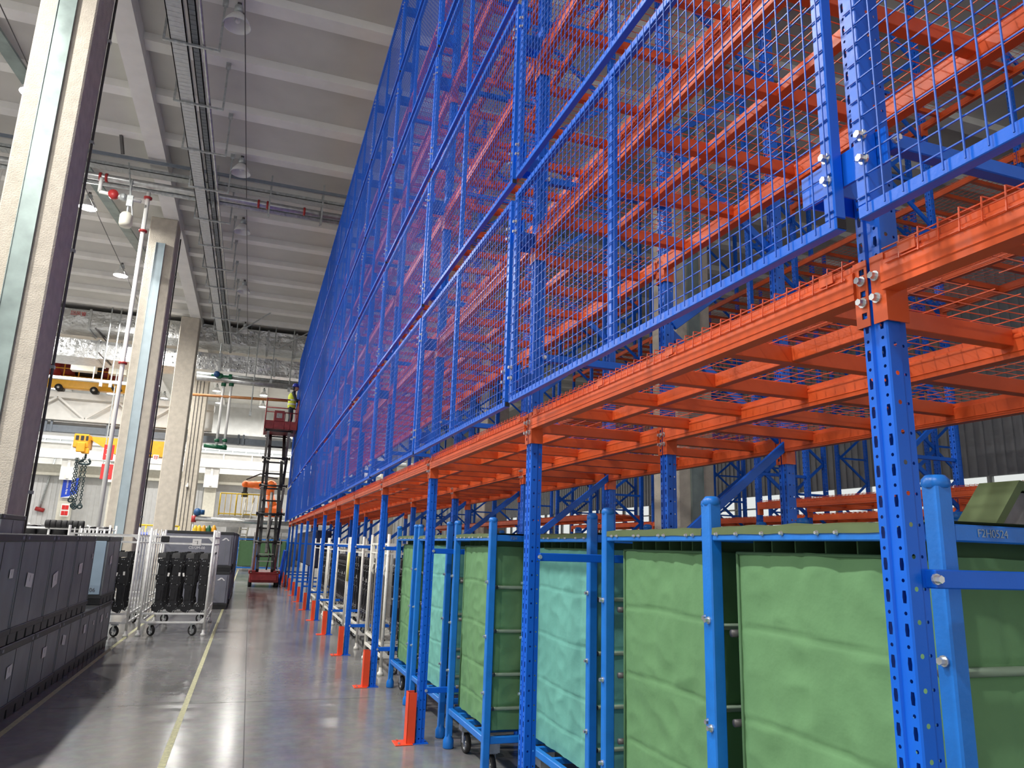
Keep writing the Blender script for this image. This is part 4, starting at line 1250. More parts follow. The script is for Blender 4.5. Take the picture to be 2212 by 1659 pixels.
# the worker: turned to the rack (+x), one arm stretched to it with a drill
wz = pz + 0.05
wk = thing('person', 'worker in a yellow vest and blue helmet drilling from the lift', 'person', (0.62 + 0.36, YL + 0.55, wz))
J = [((0, 0, 0.93), (0.13, 0.16)), ((0, 0, 1.10), (0.12, 0.15)), ((0.02, 0, 1.30), (0.13, 0.18)), ((0.04, 0, 1.43), (0.09, 0.12)), ((0.07, 0, 1.52), 0.055), ((0.09, 0, 1.57), 0.055),
     ((0.0, -0.10, 0.86), 0.10), ((0.04, -0.11, 0.48), 0.075), ((-0.02, -0.11, 0.10), 0.052), ((0.10, -0.12, 0.04), 0.042), ((0.18, -0.12, 0.035), 0.034),
     ((0.0, 0.10, 0.86), 0.10), ((0.02, 0.11, 0.48), 0.075), ((-0.06, 0.11, 0.10), 0.052), ((0.06, 0.12, 0.04), 0.042), ((0.14, 0.12, 0.035), 0.034),
     ((0.05, -0.19, 1.39), 0.065), ((0.14, -0.24, 1.17), 0.048), ((0.36, -0.16, 1.13), 0.036),
     ((0.05, 0.19, 1.39), 0.065), ((0.18, 0.24, 1.18), 0.048), ((0.38, 0.10, 1.15), 0.036)]
Eg = [(0, 1), (1, 2), (2, 3), (3, 4), (4, 5), (0, 6), (6, 7), (7, 8), (8, 9), (9, 10), (0, 11), (11, 12), (12, 13), (13, 14), (14, 15), (3, 16), (16, 17), (17, 18), (3, 19), (19, 20), (20, 21)]
skin_body('body', J, Eg, 'cloth_dark', wk)
hd = MB().sphere((0.11, 0, 1.66), 0.105, 18, 12, 1.0, 0.82, 1.16)
hd.sphere((0.215, 0, 1.645), 0.022, 8, 6, 1.2, 0.7, 1.3).sphere((0.10, -0.088, 1.65), 0.028, 8, 6, 0.6, 0.4, 1.1).sphere((0.10, 0.088, 1.65), 0.028, 8, 6, 0.6, 0.4, 1.1).sphere((0.18, 0, 1.585), 0.03, 8, 6, 1.0, 1.2, 0.7)
part('head', hd.mesh('head', 'skin', True), wk)
fe = MB().sphere((0.200, -0.038, 1.675), 0.012, 8, 6).sphere((0.200, 0.038, 1.675), 0.012, 8, 6).sphere((0.06, 0, 1.66), 0.108, 14, 8, 0.75, 0.88, 0.95)
part('hair_and_eyes', fe.mesh('hair_and_eyes', 'cloth_dark', True), wk)
part('helmet', MB().lathe([(0.001, 0.155), (0.05, 0.148), (0.09, 0.12), (0.118, 0.07), (0.126, 0.0), (0.118, 0.0)], c=(0.10, 0, 1.70), n=20).prism([(0.10, -0.1), (0.20, -0.07), (0.245, 0), (0.20, 0.07), (0.10, 0.1)], lambda u, v, t: (u, v, t), 1.70, 1.712).mesh('helmet', 'helmet_blue', True), wk)
vs = MB().lathe([(0.15, 0.86), (0.165, 0.95), (0.155, 1.1), (0.17, 1.28), (0.155, 1.38), (0.10, 1.45), (0.07, 1.46)], n=20)
vs.v = [(0.02 + x * 0.95, y * 1.18, z) for x, y, z in vs.v]
v_o = part('vest', vs.mesh('vest', 'hivis', True), wk)
bd = MB()
for z in (1.0, 1.16):
    q = MB().lathe([(0.168, z - 0.025), (0.170, z + 0.025)], n=20)
    q.v = [(0.02 + x * 0.95, y * 1.18, zz) for x, y, zz in q.v]
    k0 = len(bd.v)
    bd.v += q.v
    bd.f += [tuple(k0 + i for i in f) for f in q.f]
part('reflective_band', bd.mesh('reflective_band', 'reflective'), v_o)
for s, (hx, hy, hz) in ((-1, (0.40, -0.14, 1.125)), (1, (0.42, 0.08, 1.15))):
    hj = [((0, 0, 0), 0.030), ((0.05, 0, 0), (0.032, 0.02)), ((0.085, -0.028, 0.0), 0.010), ((0.115, -0.032, -0.02), 0.009), ((0.09, -0.009, 0.005), 0.010), ((0.125, -0.010, -0.018), 0.009), ((0.09, 0.010, 0.003), 0.010), ((0.122, 0.012, -0.018), 0.009), ((0.083, 0.028, 0.0), 0.009), ((0.108, 0.032, -0.018), 0.008), ((0.03, -s * 0.035, 0.015), 0.011), ((0.065, -s * 0.05, 0.02), 0.009)]
    skin_body('hand', hj, [(0, 1), (1, 2), (2, 3), (1, 4), (4, 5), (1, 6), (6, 7), (1, 8), (8, 9), (0, 10), (10, 11)], 'skin', wk, (hx, hy, hz), sub=1)
dr = thing('power_drill', 'black cordless drill held against the mesh by the worker', 'drill', (0.62 + 0.36 + 0.50, YL + 0.52, wz + 1.16))
part('drill_body', MB().tube((-0.08, 0, 0.04), (0.12, 0, 0.04), 0.04, 12).tube((0.12, 0, 0.04), (0.20, 0, 0.04), 0.02, 10).mesh('drill_body', 'black_plastic', True), dr)
part('drill_grip', MB().box(-0.06, -0.01, -0.02, 0.02, -0.13, 0.02).box(-0.08, 0.04, -0.035, 0.035, -0.19, -0.13).mesh('drill_grip', 'black_plastic', bevel=0.006), dr)

# ------------------------------------------------------------------ far end of the hall
def rect(name, label, cat, x0, y0, x1, y1, Y, depth, material, group=None):
    """a solid box standing at depth Y that fills the photograph's pixel span"""
    a, c = at(x0, y0, Y), at(x1, y1, Y)
    return single(name, box_mesh(name, material, min(a.x, c.x), max(a.x, c.x), Y, Y + depth, min(a.z, c.z), max(a.z, c.z)), label, cat, group)
# crane runway girder (left), trolley and hoist
YG = 50.0
zt, zb = at(180, 850, YG).z, at(180, 905, YG).z
g = thing('crane_girder', 'white box girder of the crane across the left bay', 'girder')
part('web', box_mesh('web', 'white_steel', X_L, -3.0, YG + 0.35, YG + 0.5, zb, zt - 0.2), g)
part('top_flange', box_mesh('top_flange', 'white_steel', X_L, -3.0, YG, YG + 1.0, zt - 0.35, zt), g)
part('bottom_flange', box_mesh('bottom_flange', 'white_steel', X_L, -3.0, YG, YG + 0.9, zb - 0.15, zb + 0.02), g)
x = X_L + 1
while x < -4:
    part('lattice_bar', MB().bar((x, YG + 0.05, zb), (x + 1.6, YG + 0.05, zt - 0.3), 0.12).mesh('lattice_bar', 'white_steel'), g)
    part('lattice_bar', MB().bar((x + 1.6, YG + 0.05, zt - 0.3), (x + 3.2, YG + 0.05, zb), 0.12).mesh('lattice_bar', 'white_steel'), g)
    x += 3.2
z1 = at(170, 925, YG).z
single('steel_beam', MB().box(X_L, 5, YG + 0.3, YG + 0.9, z1 - 0.25, z1 + 0.15).mesh('steel_beam', 'crane_bluegrey'), 'blue grey steel beam below the white girder', 'beam')
z2 = at(170, 915, YG).z
single('steel_beam', MB().box(X_L, 5, YG + 0.6, YG + 1.0, z1 + 0.16, zb - 0.2).mesh('steel_beam', 'wall_panel_grey'), 'pale grey beam between white girder and blue grey beam', 'beam')
for i, x in enumerate((-12.3, -9.0, -1.4, 1.8)):
    single('beam_strap', MB().box(x, x + 0.12, YG + 0.22, YG + 0.3, z1 - 0.3, zb - 0.2).box(x + 0.3, x + 0.42, YG + 0.22, YG + 0.3, z1 - 0.3, zb - 0.2).mesh('beam_strap', 'crane_bluegrey'), 'dark paired straps on the blue grey beam, %s from the left' % ORD[i], 'strap', 'straps of the blue grey beam')
# crane trolley on the girder
tr = thing('crane_trolley', 'yellow overhead crane trolley riding on the white girder', 'crane')
p0, p1 = at(100, 838, YG), at(262, 838, YG)
part('end_carriage', MB().box(p0.x - 1.0, p1.x + 1.2, YG - 0.1, YG + 0.5, zt + 0.25, zt + 0.80).mesh('end_carriage', 'crane_yellow', bevel=0.04), tr)
for px in (128, 205):
    xw = at(px, 838, YG).x
    part('wheel', MB().tube((xw, YG - 0.25, zt + 0.22), (xw, YG + 0.55, zt + 0.22), 0.21, 18).mesh('wheel', 'rubber', True), tr)
    part('hub', MB().tube((xw, YG - 0.30, zt + 0.22), (xw, YG - 0.25, zt + 0.22), 0.08, 12).mesh('hub', 'zinc', True), tr)
part('winch_frame', MB().box(p0.x + 0.6, p1.x - 0.6, YG + 0.6, YG + 2.6, zt + 0.95, zt + 1.15).mesh('winch_frame', 'hoist_yellow', bevel=0.03), tr)
part('winch_drum', MB().tube((p0.x + 0.8, YG + 1.2, zt + 1.58), (p1.x - 0.6, YG + 1.2, zt + 1.58), 0.36, 18).mesh('winch_drum', 'crate_black', True), tr)
part('winch_motor', MB().tube((p0.x + 0.1, YG + 0.9, zt + 1.55), (p0.x + 1.2, YG + 0.9, zt + 1.55), 0.45, 16).tube((p1.x - 1.2, YG + 0.9, zt + 1.55), (p1.x - 0.2, YG + 0.9, zt + 1.55), 0.4, 16).mesh('winch_motor', 'lift_red', True), tr)
part('warning_stripe', MB().bar((p1.x - 0.75, YG - 0.11, zt + 0.95), (p1.x - 0.35, YG - 0.11, zt + 0.3), 0.03, 0.14, up=(1, 0, 0)).bar((p1.x - 0.35, YG - 0.11, zt + 0.95), (p1.x + 0.05, YG - 0.11, zt + 0.3), 0.03, 0.14, up=(1, 0, 0)).mesh('warning_stripe', 'warning_black'), tr)
rl = MB()
za, zc = zt + 0.95, zt + 1.95
for i in range(6):
    x = p0.x + (p1.x - p0.x) * i / 5
    rl.tube((x, YG - 0.05, za), (x, YG - 0.05, zc), 0.035, 8)
for z in (zc, (za + zc) / 2):
    rl.tube((p0.x, YG - 0.05, z), (p1.x, YG - 0.05, z), 0.035, 8)
part('hand_rail', rl.mesh('hand_rail', 'hoist_yellow', True), tr)
part('oil_drum', MB().tube((p0.x + 0.1, YG + 0.7, zt + 0.96), (p0.x + 0.1, YG + 0.7, zt + 1.9), 0.42, 18).mesh('oil_drum', 'valve_red', True), tr)
for i, (x0_, y0_, x1_, y1_) in enumerate(((154, 785, 205, 803), (236, 793, 272, 810))):
    rect('ceiling_board', 'cream board hanging above the crane, %s' % ('left one', 'right one')[i], 'board', x0_, y0_, x1_, y1_, 46.3, 0.6, 'box_cream', 'cream boards above the crane')
    o = [q for q in C.objects if q.name.startswith('ceiling_board')][-1]
    bx = at((x0_ + x1_) / 2, y0_, 46.3)
    part('hanging_rod', MB().tube((bx.x, 46.6, bx.z - 0.05), (bx.x, 46.6, 12.34), 0.03, 6).mesh('hanging_rod', 'galv'), o)
single('white_pipe', MB().tube(at(90, 812, 45), at(285, 830, 45), 0.10, 10).tube(at(110, 816, 45), at(110, 816, 45) + Vector((0, 0, 1.2)), 0.03, 6).tube(at(200, 822, 45), at(200, 822, 45) + Vector((0, 0, 1.35)), 0.03, 6).mesh('white_pipe', 'white_steel', True), 'white pipe passing in front of the yellow crane', 'pipe')
# hoist with hook and chains
YH = 46.0
ho = thing('hoist', 'yellow chain hoist hanging under the blue grey beam', 'hoist')
a, c = at(161, 936, YH), at(189, 968, YH)
part('hoist_body', MB().box(a.x, c.x, YH, YH + 1.2, c.z, a.z).box(a.x + 0.2, c.x - 0.1, YH - 0.1, YH, c.z - 0.25, c.z + 0.3).mesh('hoist_body', 'hoist_yellow', bevel=0.04), ho)
part('vent_slot', MB().box(a.x + 0.1, a.x + 0.25, YH - 0.02, YH, a.z - 0.35, a.z - 0.1).box(a.x + 0.35, a.x + 0.5, YH - 0.02, YH, a.z - 0.35, a.z - 0.1).box(a.x + 0.6, a.x + 0.72, YH - 0.02, YH, a.z - 0.35, a.z - 0.1).mesh('vent_slot', 'warning_black'), ho)
k1, k2 = at(174, 967, YH), at(194, 984, YH)
part('hook_block', MB().box(k1.x + 0.05, k2.x - 0.1, YH, YH + 0.3, k2.z + 0.1, k1.z).mesh('hook_block', 'hoist_yellow', bevel=0.03), ho)
hk = at(183, 990, YH)
part('hook', MB().path([(hk.x, YH + 0.15, hk.z + 0.25), (hk.x, YH + 0.15, hk.z), (hk.x - 0.28, YH + 0.15, hk.z - 0.22), (hk.x - 0.2, YH + 0.15, hk.z - 0.32), (hk.x + 0.2, YH + 0.15, hk.z - 0.32), (hk.x + 0.28, YH + 0.15, hk.z - 0.2), (hk.x + 0.18, YH + 0.15, hk.z)], 0.06).mesh('hook', 'chain_dark', True), ho)
j1, j2 = at(190, 940, YH), at(352, 985, YH)
single('crane_bridge', MB().prism([(j1.x, j1.z), (j2.x, j1.z), (j2.x, j2.z), (j1.x + 1.3, j2.z), (j1.x, j2.z + 0.75)], lambda u, v, t: (u, t, v), YH + 0.6, YH + 1.6).box(j1.x + 1, j1.x + 1.8, YH + 1.6, YG + 0.3, j1.z - 0.4, j1.z).box(j2.x - 0.9, j2.x - 0.1, YH + 1.6, YG + 0.3, j1.z - 0.4, j1.z).mesh('crane_bridge', 'hoist_yellow'), 'orange yellow crane bridge beam behind the hoist', 'crane beam')
link = MB().lathe([(0.06, -0.02), (0.08, 0.0), (0.06, 0.02), (0.04, 0.0)], n=10, axis='y', close=True)
for i, (xa, ya_, xb, yb) in enumerate(((168, 992, 157, 1092), (181, 990, 160, 1095), (186, 1000, 172, 1094), (165, 992, 152, 1080))):
    pa, pb = at(xa, ya_, YH + 0.15), at(xb, yb, YH + 0.15)
    ch = MB()
    n = int((pa - pb).length / 0.125)
    for k in range(n):
        p = pa.lerp(pb, k / n)
        ch.v, ch.f = ch.v, ch.f
        i0 = len(ch.v)
        if k % 2 == 0:
            ch.v += [(p.x + v[0], p.y + v[1], p.z + v[2] * 1.25) for v in link.v]
        else:
            ch.v += [(p.x + v[1], p.y + v[0], p.z + v[2] * 1.25) for v in link.v]
        ch.f += [tuple(i0 + q for q in f) for f in link.f]
    ch.lathe([(0.10, -0.04), (0.15, 0.0), (0.10, 0.04), (0.06, 0)], c=tuple(pb), n=12, axis='y', close=True)
    single('lifting_chain', ch.mesh('lifting_chain', 'chain_dark', True), 'dark lifting chain with a hook under the hoist, %s from the left' % ('second', 'third', 'rightmost', 'leftmost')[i], 'chain', 'hoist chains')
# white runway beam and posts on the far wall
zr1, zr0 = at(500, 978, 60).z, at(500, 1012, 60).z
rb = thing('runway_beam', 'long white runway beam along the far wall', 'beam')
part('web', box_mesh('web', 'white_steel', X_L, X_R, 60.2, 60.4, zr0 + 0.1, zr1 - 0.1), rb)
part('flange', box_mesh('flange', 'white_steel', X_L, X_R, 60, 60.6, zr1 - 0.12, zr1), rb)
part('flange', box_mesh('flange', 'white_steel', X_L, X_R, 60, 60.6, zr0, zr0 + 0.12), rb)
stf = box_mesh('stiffener', 'white_steel', -0.04, 0.04, 60.02, 60.2, zr0 + 0.1, zr1 - 0.1)
for i in range(21):
    part('stiffener', stf, rb, (X_L + 1 + i * 2.05, 0, 0))
single('wall_beam', MB().box(X_L, X_R, 61.3, 61.95, zr0 - 1.15, zr0 - 0.35).mesh('wall_beam', 'box_cream'), 'cream wall beam under the runway beam', 'beam')
for i, px in enumerate((145, 455, 250)):
    p = at(px, 1050, 60.6)
    t = thing('runway_column', 'slim cream far wall column with white bracket, %s' % ('below the hoist', 'left of the yellow platform', 'between the first two concrete columns')[i], 'column', (p.x, 60.6, 0), group='slim columns of the far wall')
    part('shaft', MB().box(-0.42, 0.42, 0, 0.5, 0, zr0 - 1.5).mesh('shaft', 'box_cream'), t)
    part('bracket', MB().box(-0.5, 0.5, -0.4, 0.5, zr0 - 1.5, zr0).box(-0.08, 0.08, -0.5, -0.4, zr0 - 1.4, zr0 - 0.1).mesh('bracket', 'white_steel'), t)
# signs
def sign(name, x0, y0, x1, y1, Y, material, label):
    a, c = at(x0, y0, Y), at(x1, y1, Y)
    t = thing(name, label, 'sign', ((a.x + c.x) / 2, Y, (a.z + c.z) / 2))
    w_, h_ = abs(c.x - a.x), abs(a.z - c.z)
    part('board', MB().box(-w_ / 2, w_ / 2, 0, 0.06, -h_ / 2, h_ / 2).mesh('board', material, bevel=0.01), t)
    return t, w_, h_
t, w_, h_ = sign('area_sign', 138, 1031, 164, 1076, 60.4, 'sign_blue', 'blue vertical sign with white writing on the far column')
part('lettering', text_mesh('lettering', 'Injection Area', h_ * 0.14, 'print_white', 0.004), t, (-w_ * 0.18, -0.012, h_ * 0.06), (PI / 2, PI / 2, 0))
part('lettering', text_mesh('lettering', '注塑区', h_ * 0.20, 'print_white', 0.004), t, (w_ * 0.16, -0.012, h_ * 0.14), (PI / 2, PI / 2, 0))
part('lower_edge', MB().prism([(-w_ / 2, -h_ / 2), (w_ / 2, -h_ / 2), (w_ / 2, -h_ / 2 + 0.35), (0, -h_ / 2 + 0.1)], lambda u, v, q: (u, q, v), -0.012, -0.002).mesh('lower_edge', 'print_white'), t)
t, w_, h_ = sign('fire_sign', 133, 1088, 147, 1116, 60.4, 'white_steel', 'white plate with red marks under the blue sign')
for dx in (-0.2, 0.2):
    for k in range(2):
        part('mark', MB().box(dx * w_ - 0.1, dx * w_ + 0.1, -0.012, -0.002, -h_ * 0.40 + k * h_ * 0.45, -h_ * 0.40 + k * h_ * 0.45 + h_ * 0.34).mesh('mark', 'print_red'), t)
for i, (x0_, y0_, x1_, y1_) in enumerate(((226, 960, 243, 994), (220, 1002, 240, 1036))):
    t, w_, h_ = sign('warning_banner', x0_, y0_, x1_, y1_, 45.0, 'sign_red', ('upper red banner with white arrow beside the second column', 'lower red banner with white arrow beside the second column')[i])
    part('hanging_rod', MB().tube((-w_ * 0.4, 0.03, -h_ * 0.4), (-w_ * 0.4, 0.03, 12.34 - t.location.z), 0.02, 6).mesh('hanging_rod', 'galv'), t)
    part('arrow', MB().prism([(0, -0.4), (-0.22, -0.14), (-0.09, -0.14), (-0.09, 0.08), (0.09, 0.08), (0.09, -0.14), (0.22, -0.14)], lambda u, v, q: (u * h_ * 0.7, q, v * h_), -0.012, -0.002).mesh('arrow', 'print_white'), t)
    part('lettering', text_mesh('lettering', ('止', '步')[i], h_ * 0.34, 'print_white', 0.004), t, (0, -0.012, h_ * 0.26), (PI / 2, 0, 0))
t, w_, h_ = sign('warning_mark', 331, 982, 342, 995, 46.55, 'white_steel', 'small white plate with a red character behind the third column')
part('lettering', text_mesh('lettering', '非', h_ * 0.8, 'print_red', 0.004), t, (0, -0.012, 0), (PI / 2, 0, 0))
# hydrant pipe on the far wall
p = at(85, 1100, 61.8)
hp = thing('hydrant_pipe', 'grey wall pipe ending in a red elbow at the far left', 'pipe', (p.x, 61.8, 0))
part('pipe', MB().tube((0, 0, p.z), (0.5, 0, p.z + 4), 0.07, 10).mesh('pipe', 'galv', True), hp)
part('elbow', MB().tube((-0.25, 0, p.z + 0.05), (0.3, 0, p.z - 0.08), 0.15, 12).mesh('elbow', 'valve_red', True), hp)
# black rolls on a rack behind the crates
rk = thing('roll_rack', 'low white rack behind the dark crates', 'rack', (-4.0, 20.5, 0))
rg = MB()
for x in (-1.2, -0.55, 0.1, 0.75):
    for y in (0, 0.9):
        rg.tube((x, y, 0), (x, y, 1.86), 0.025, 8)
for y in (0, 0.9):
    rg.tube((-1.2, y, 1.745), (0.75, y, 1.745), 0.025, 8).tube((-1.2, y, 1.56), (0.75, y, 1.56), 0.025, 8).tube((-1.2, y, 0.4), (0.75, y, 0.4), 0.025, 8)
part('rack_frame', rg.mesh('rack_frame', 'white_cart', True), rk)
rme = MB().lathe([(0.04, -0.055), (0.085, -0.055), (0.095, -0.04), (0.095, 0.04), (0.085, 0.055), (0.04, 0.055)], n=18, axis='x', close=True).mesh('black_roll', 'rubber', True)
for i in range(7):
    single('black_roll', rme, 'black rubber roll on the white rack behind the crates, %s from the left' % ORD[i], 'roll', 'black rolls on the rack', (-4.58 + i * 0.118, 20.46, 1.85))
for i in range(6):
    single('black_bin', MB().lathe([(0.001, 0), (0.17, 0), (0.18, 0.22), (0.14, 0.24), (0.001, 0.25)], n=14).mesh('black_bin', 'black_plastic', True), 'black canister low on the white rack, %s from the left' % ORD[i], 'canister', 'black canisters on the rack', (-5.05 + i * 0.32, 20.95, 1.58))
# pump pipes with green valves beside the fourth column
YV = 38.0
pg = thing('valve_manifold', 'pair of white risers with dark green valves beside the fourth column', 'valve')
for i, px in enumerate((470, 487)):
    p0, p1 = at(px - 3, 965, YV), at(px + 2, 812, YV)
    part('riser', MB().tube((p0.x, YV, p0.z), (p0.x, YV, p1.z), 0.065, 12).mesh('riser', 'white_steel', True), pg)
    for py in (955, 968, 833, 822):
        z = at(px, py, YV).z
        part('flange', MB().tube((p0.x, YV, z), (p0.x, YV, z + 0.14), 0.12, 12).mesh('flange', 'valve_green', True), pg)
pv = at(480, 815, YV)
part('valve_body', MB().sphere((pv.x - 0.1, YV, pv.z), 0.2).tube((pv.x - 0.5, YV, pv.z), (pv.x + 0.45, YV, pv.z), 0.12, 12).tube((pv.x + 0.30, YV, pv.z), (pv.x + 0.45, YV, pv.z), 0.19, 12).mesh('valve_body', 'valve_green', bevel=0.0), pg)
part('actuator', MB().sphere((pv.x - 0.25, YV - 0.15, pv.z + 0.1), 0.16).mesh('actuator', 'valve_blue', True), pg)
part('lower_header', MB().tube((at(440, 965, YV).x, YV, at(440, 962, YV).z), (at(490, 968, YV).x, YV, at(490, 968, YV).z), 0.10, 10).mesh('lower_header', 'valve_green', True), pg)
single('white_pipe', MB().tube(at(425, 815, YV), at(655, 838, YV), 0.16, 12).mesh('white_pipe', 'pipe_steel', True), 'grey steel pipe running right from the green valves', 'pipe')
single('white_pipe', MB().tube(at(425, 806, YV + 0.4), at(655, 830, YV + 0.4), 0.10, 12).tube((-1.0, YV + 0.4, 9.6), (-1.0, YV + 0.4, 12.3), 0.02, 6).mesh('white_pipe', 'galv', True), 'thinner steel pipe above the one leaving the green valves', 'pipe')
single('copper_pipe', MB().tube(at(416, 852, YV), at(655, 868, YV), 0.07, 10).mesh('copper_pipe', 'copper_pipe', True), 'thin copper coloured pipe crossing behind the lift', 'pipe')
# robot platform
YR = 52.0
rp = thing('robot_platform', 'machine platform with a yellow railing at the far end', 'platform')
a, c = at(468, 1112, YR), at(562, 1118, YR)
part('deck', box_mesh('deck', 'machine_white', a.x, c.x + 2.5, YR, YR + 3, a.z - 0.25, a.z), rp)
part('beam', box_mesh('beam', 'machine_white', a.x - 1.2, c.x + 5, YR - 0.3, YR - 0.05, a.z - 0.75, a.z - 0.5), rp)
z1 = at(500, 1066, YR).z
rl = MB()
for i in range(9):
    x = a.x + 0.1 + (c.x - a.x) * i / 8
    rl.tube((x, YR, a.z), (x, YR, z1), 0.045 if i in (0, 3, 8) else 0.02, 6)
rl.tube((a.x + 0.1, YR, z1), (c.x + 0.1, YR, z1), 0.045, 8).tube((a.x + 0.1, YR, a.z + 0.1), (c.x + 0.1, YR, a.z + 0.1), 0.045, 8)
part('railing', rl.mesh('railing', 'safety_yellow', True), rp)
ld = MB()
for dx in (0, 0.5):
    ld.tube((a.x + 1.4 + dx, YR - 0.5, 1.2), (a.x + 1.7 + dx, YR + 0.1, z1 - 0.2), 0.05, 6)
for k in range(8):
    ld.tube((a.x + 1.42 + 0.035 * k, YR - 0.5 + 0.07 * k, 1.4 + 0.3 * k), (a.x + 1.92 + 0.035 * k, YR - 0.5 + 0.07 * k, 1.4 + 0.3 * k), 0.03, 6)
part('ladder', ld.mesh('ladder', 'box_cream', True), rp)
mc = thing('press_machine', 'white machine with pipes and ducts under the robot platform', 'machine', (a.x, YR + 0.6, 0))
part('housing', MB().box(-0.4, 5.6, 0, 2.4, 0, 1.9).box(0.6, 1.6, 0.2, 1.4, 1.9, 3.0).box(2.6, 4.9, 0.1, 1.6, 1.9, 2.7).mesh('housing', 'machine_white', bevel=0.05), mc)
mp_ = MB()
for k in range(9):
    mp_.tube((0.2 + k * 0.6, -0.15, 0.5 + 0.35 * (k % 4)), (0.7 + k * 0.6, -0.15, 0.9 + 0.3 * ((k + 2) % 4)), 0.13, 10)
    mp_.sphere((0.4 + k * 0.6, -0.2, 1.1 + 0.22 * ((k * 3) % 4)), 0.2, 10, 6)
part('hose', mp_.mesh('hose', 'galv', True), mc)
part('cabinet', MB().box(1.9, 2.5, -0.4, 0.0, 0, 1.8).box(4.6, 5.2, -0.4, 0, 0, 1.6).mesh('cabinet', 'grey_plastic'), mc)
rbx = thing('industrial_robot', 'orange robot arm reaching left above the yellow railing', 'robot')
b0, b1, b2, b3 = at(592, 1108, YR + 0.5), at(583, 1070, YR + 0.5), at(585, 1050, YR + 0.5), at(531, 1046, YR + 0.5)
part('base', MB().tube((b0.x, b0.y, b0.z - 0.5), (b0.x, b0.y, b0.z), 0.5, 14, 0.35).mesh('base', 'lift_black', True), rbx)
part('shoulder', MB().sphere(tuple(b0), 0.55).box(b0.x - 0.6, b0.x + 0.5, b0.y - 0.35, b0.y + 0.35, b0.z - 0.35, b0.z + 0.3).mesh('shoulder', 'robot_orange', bevel=0.0), rbx)
part('motor', MB().tube((b0.x - 1.0, b0.y, b0.z + 0.05), (b0.x - 0.5, b0.y, b0.z + 0.05), 0.28, 12).mesh('motor', 'lift_black', True), rbx)
part('upper_arm', MB().tube(tuple(b0), tuple(b1), 0.34, 12, 0.26).tube(tuple(b1), tuple(b2), 0.26, 12).mesh('upper_arm', 'robot_orange', True), rbx)
part('forearm', MB().tube(tuple(b2), tuple(b3), 0.34, 12, 0.2).sphere(tuple(b2), 0.4).sphere(tuple(b3), 0.25).mesh('forearm', 'robot_orange', True), rbx)
part('wrist', MB().tube((b3.x, b3.y, b3.z), (b3.x, b3.y, b3.z - 0.75), 0.14, 10).box(b3.x - 0.2, b3.x + 0.2, b3.y - 0.2, b3.y + 0.2, b3.z - 0.85, b3.z - 0.55).mesh('wrist', 'lift_black'), rbx)
part('cable_pack', MB().path([(b3.x, b3.y - 0.2, b3.z + 0.3), (b3.x + 0.9, b3.y - 0.2, b3.z + 0.75), (b2.x - 0.4, b2.y - 0.2, b2.z + 0.6), (b2.x + 0.4, b2.y - 0.2, b2.z + 0.5)], 0.05, 6).mesh('cable_pack', 'lift_black', True), rbx)
# blue valve and pipe below the fourth column
single('service_pipe', MB().tube(at(422, 1120, 44), at(640, 1132, 44), 0.14, 12).tube((-3.0, 44, 0), (-3.0, 44, 2.9), 0.04, 8).tube((2.2, 44, 0), (2.2, 44, 2.9), 0.04, 8).mesh('service_pipe', 'pipe_steel', True), 'silver service pipe crossing low in front of the machine', 'pipe')
pvb = at(427, 1106, 44)
bv = thing('blue_valve', 'small blue valve with red collar at the foot of the fourth column', 'valve', tuple(pvb))
part('body', MB().sphere((0, 0, 0), 0.22).tube((0, 0, 0), (0.35, 0, 0), 0.14, 10).mesh('body', 'valve_blue', True), bv)
part('collar', MB().tube((-0.15, 0, -0.55), (-0.15, 0, -0.2), 0.13, 10).mesh('collar', 'valve_red', True), bv)
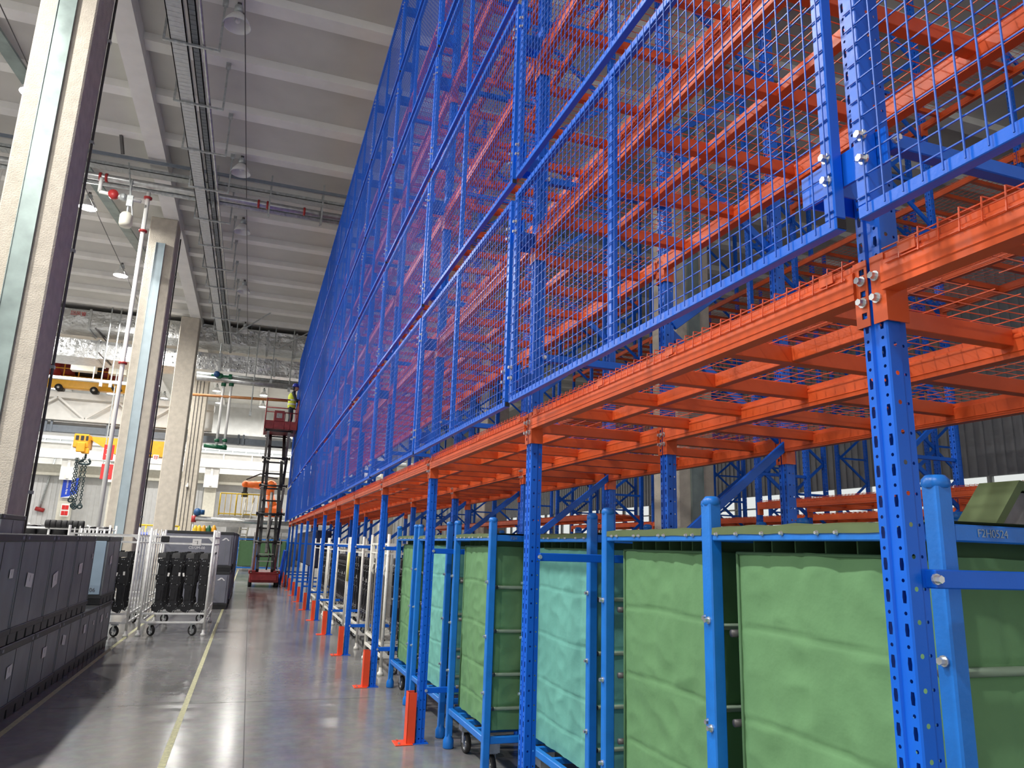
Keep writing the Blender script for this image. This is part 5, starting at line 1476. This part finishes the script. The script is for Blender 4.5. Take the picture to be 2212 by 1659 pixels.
# small yellow and green things on the floor far away
for i, (px, m_) in enumerate(((422, 'safety_yellow'), (430, 'safety_yellow'), (440, 'hoist_yellow'), (451, 'valve_green'), (462, 'hoist_yellow'))):
    p = at(px, 1143, 40)
    single('gas_bottle', MB().lathe([(0.001, p.z + 0.2), (0.05, p.z + 0.18), (0.13, p.z), (0.14, 0.0), (0.001, 0)], n=12).mesh('gas_bottle', m_, True), ('tall %s canister beyond the grey crates, %s from the left' % (('green' if 'green' in m_ else 'yellow'), ORD[i])), 'canister', 'canisters beyond the grey crates', (p.x, 40, 0))
t = thing('yellow_barrier', 'yellow barrier fence between the second and third columns', 'fence', (0, 0, 0))
a, c = at(305, 1134, 46), at(345, 1134, 46)
rl = MB().tube((a.x - 1, 46, a.z), (c.x + 1, 46, a.z), 0.05, 8)
for i in range(8):
    x = a.x - 1 + (c.x - a.x + 2) * i / 7
    rl.tube((x, 46, 0), (x, 46, a.z), 0.05, 8)
part('railing', rl.mesh('railing', 'safety_yellow', True), t)
t = thing('covered_stack', 'grey stack with a blue cover seen over the white carts', 'stack')
part('stack', box_mesh('stack', 'crate_mid', -4.9, -3.5, 32, 33, 0, 1.62), t)
part('cover', box_mesh('cover', 'sign_blue', -4.95, -3.45, 31.95, 33.05, 1.6, 1.8, 0.08), t)
# far canvas carts
for i, (px, w_) in enumerate(((533, 1.0), (575, 1.3), (604, 0.7))):
    p = at(px, 1200, 43)
    t = thing('canvas_cart', 'green canvas cart at the far end of the aisle, %s' % ('left of the lift', 'behind the lift', 'right of the lift')[i], 'cart', (p.x, 43, 0), group='green carts at the far end')
    part('canvas_bag', MB().box(-w_ / 2 + 0.06, w_ / 2 - 0.06, 0, 0.6, 0.25, 1.6).mesh('canvas_bag', 'canvas_deep', bevel=0.03), t)
    fg = MB()
    for x in (-w_ / 2, w_ / 2):
        for y in (-0.03, 0.63):
            fg.box(x - 0.03, x + 0.03, y - 0.03, y + 0.03, 0, 1.8)
    for z in (0.18, 1.68):
        fg.box(-w_ / 2, w_ / 2, -0.05, -0.01, z - 0.03, z + 0.03).box(-w_ / 2, w_ / 2, 0.61, 0.65, z - 0.03, z + 0.03)
    part('frame', fg.mesh('frame', 'cart_blue'), t)
# open red post of the rack end seen beyond the panels
single('rack_end_pole', MB().bar((1.50, 31.99, 0.0), (1.50, 31.99, 9.6), 0.05).mesh('rack_end_pole', 'valve_red'), 'red pole standing up at the far end of the rack', 'pole')
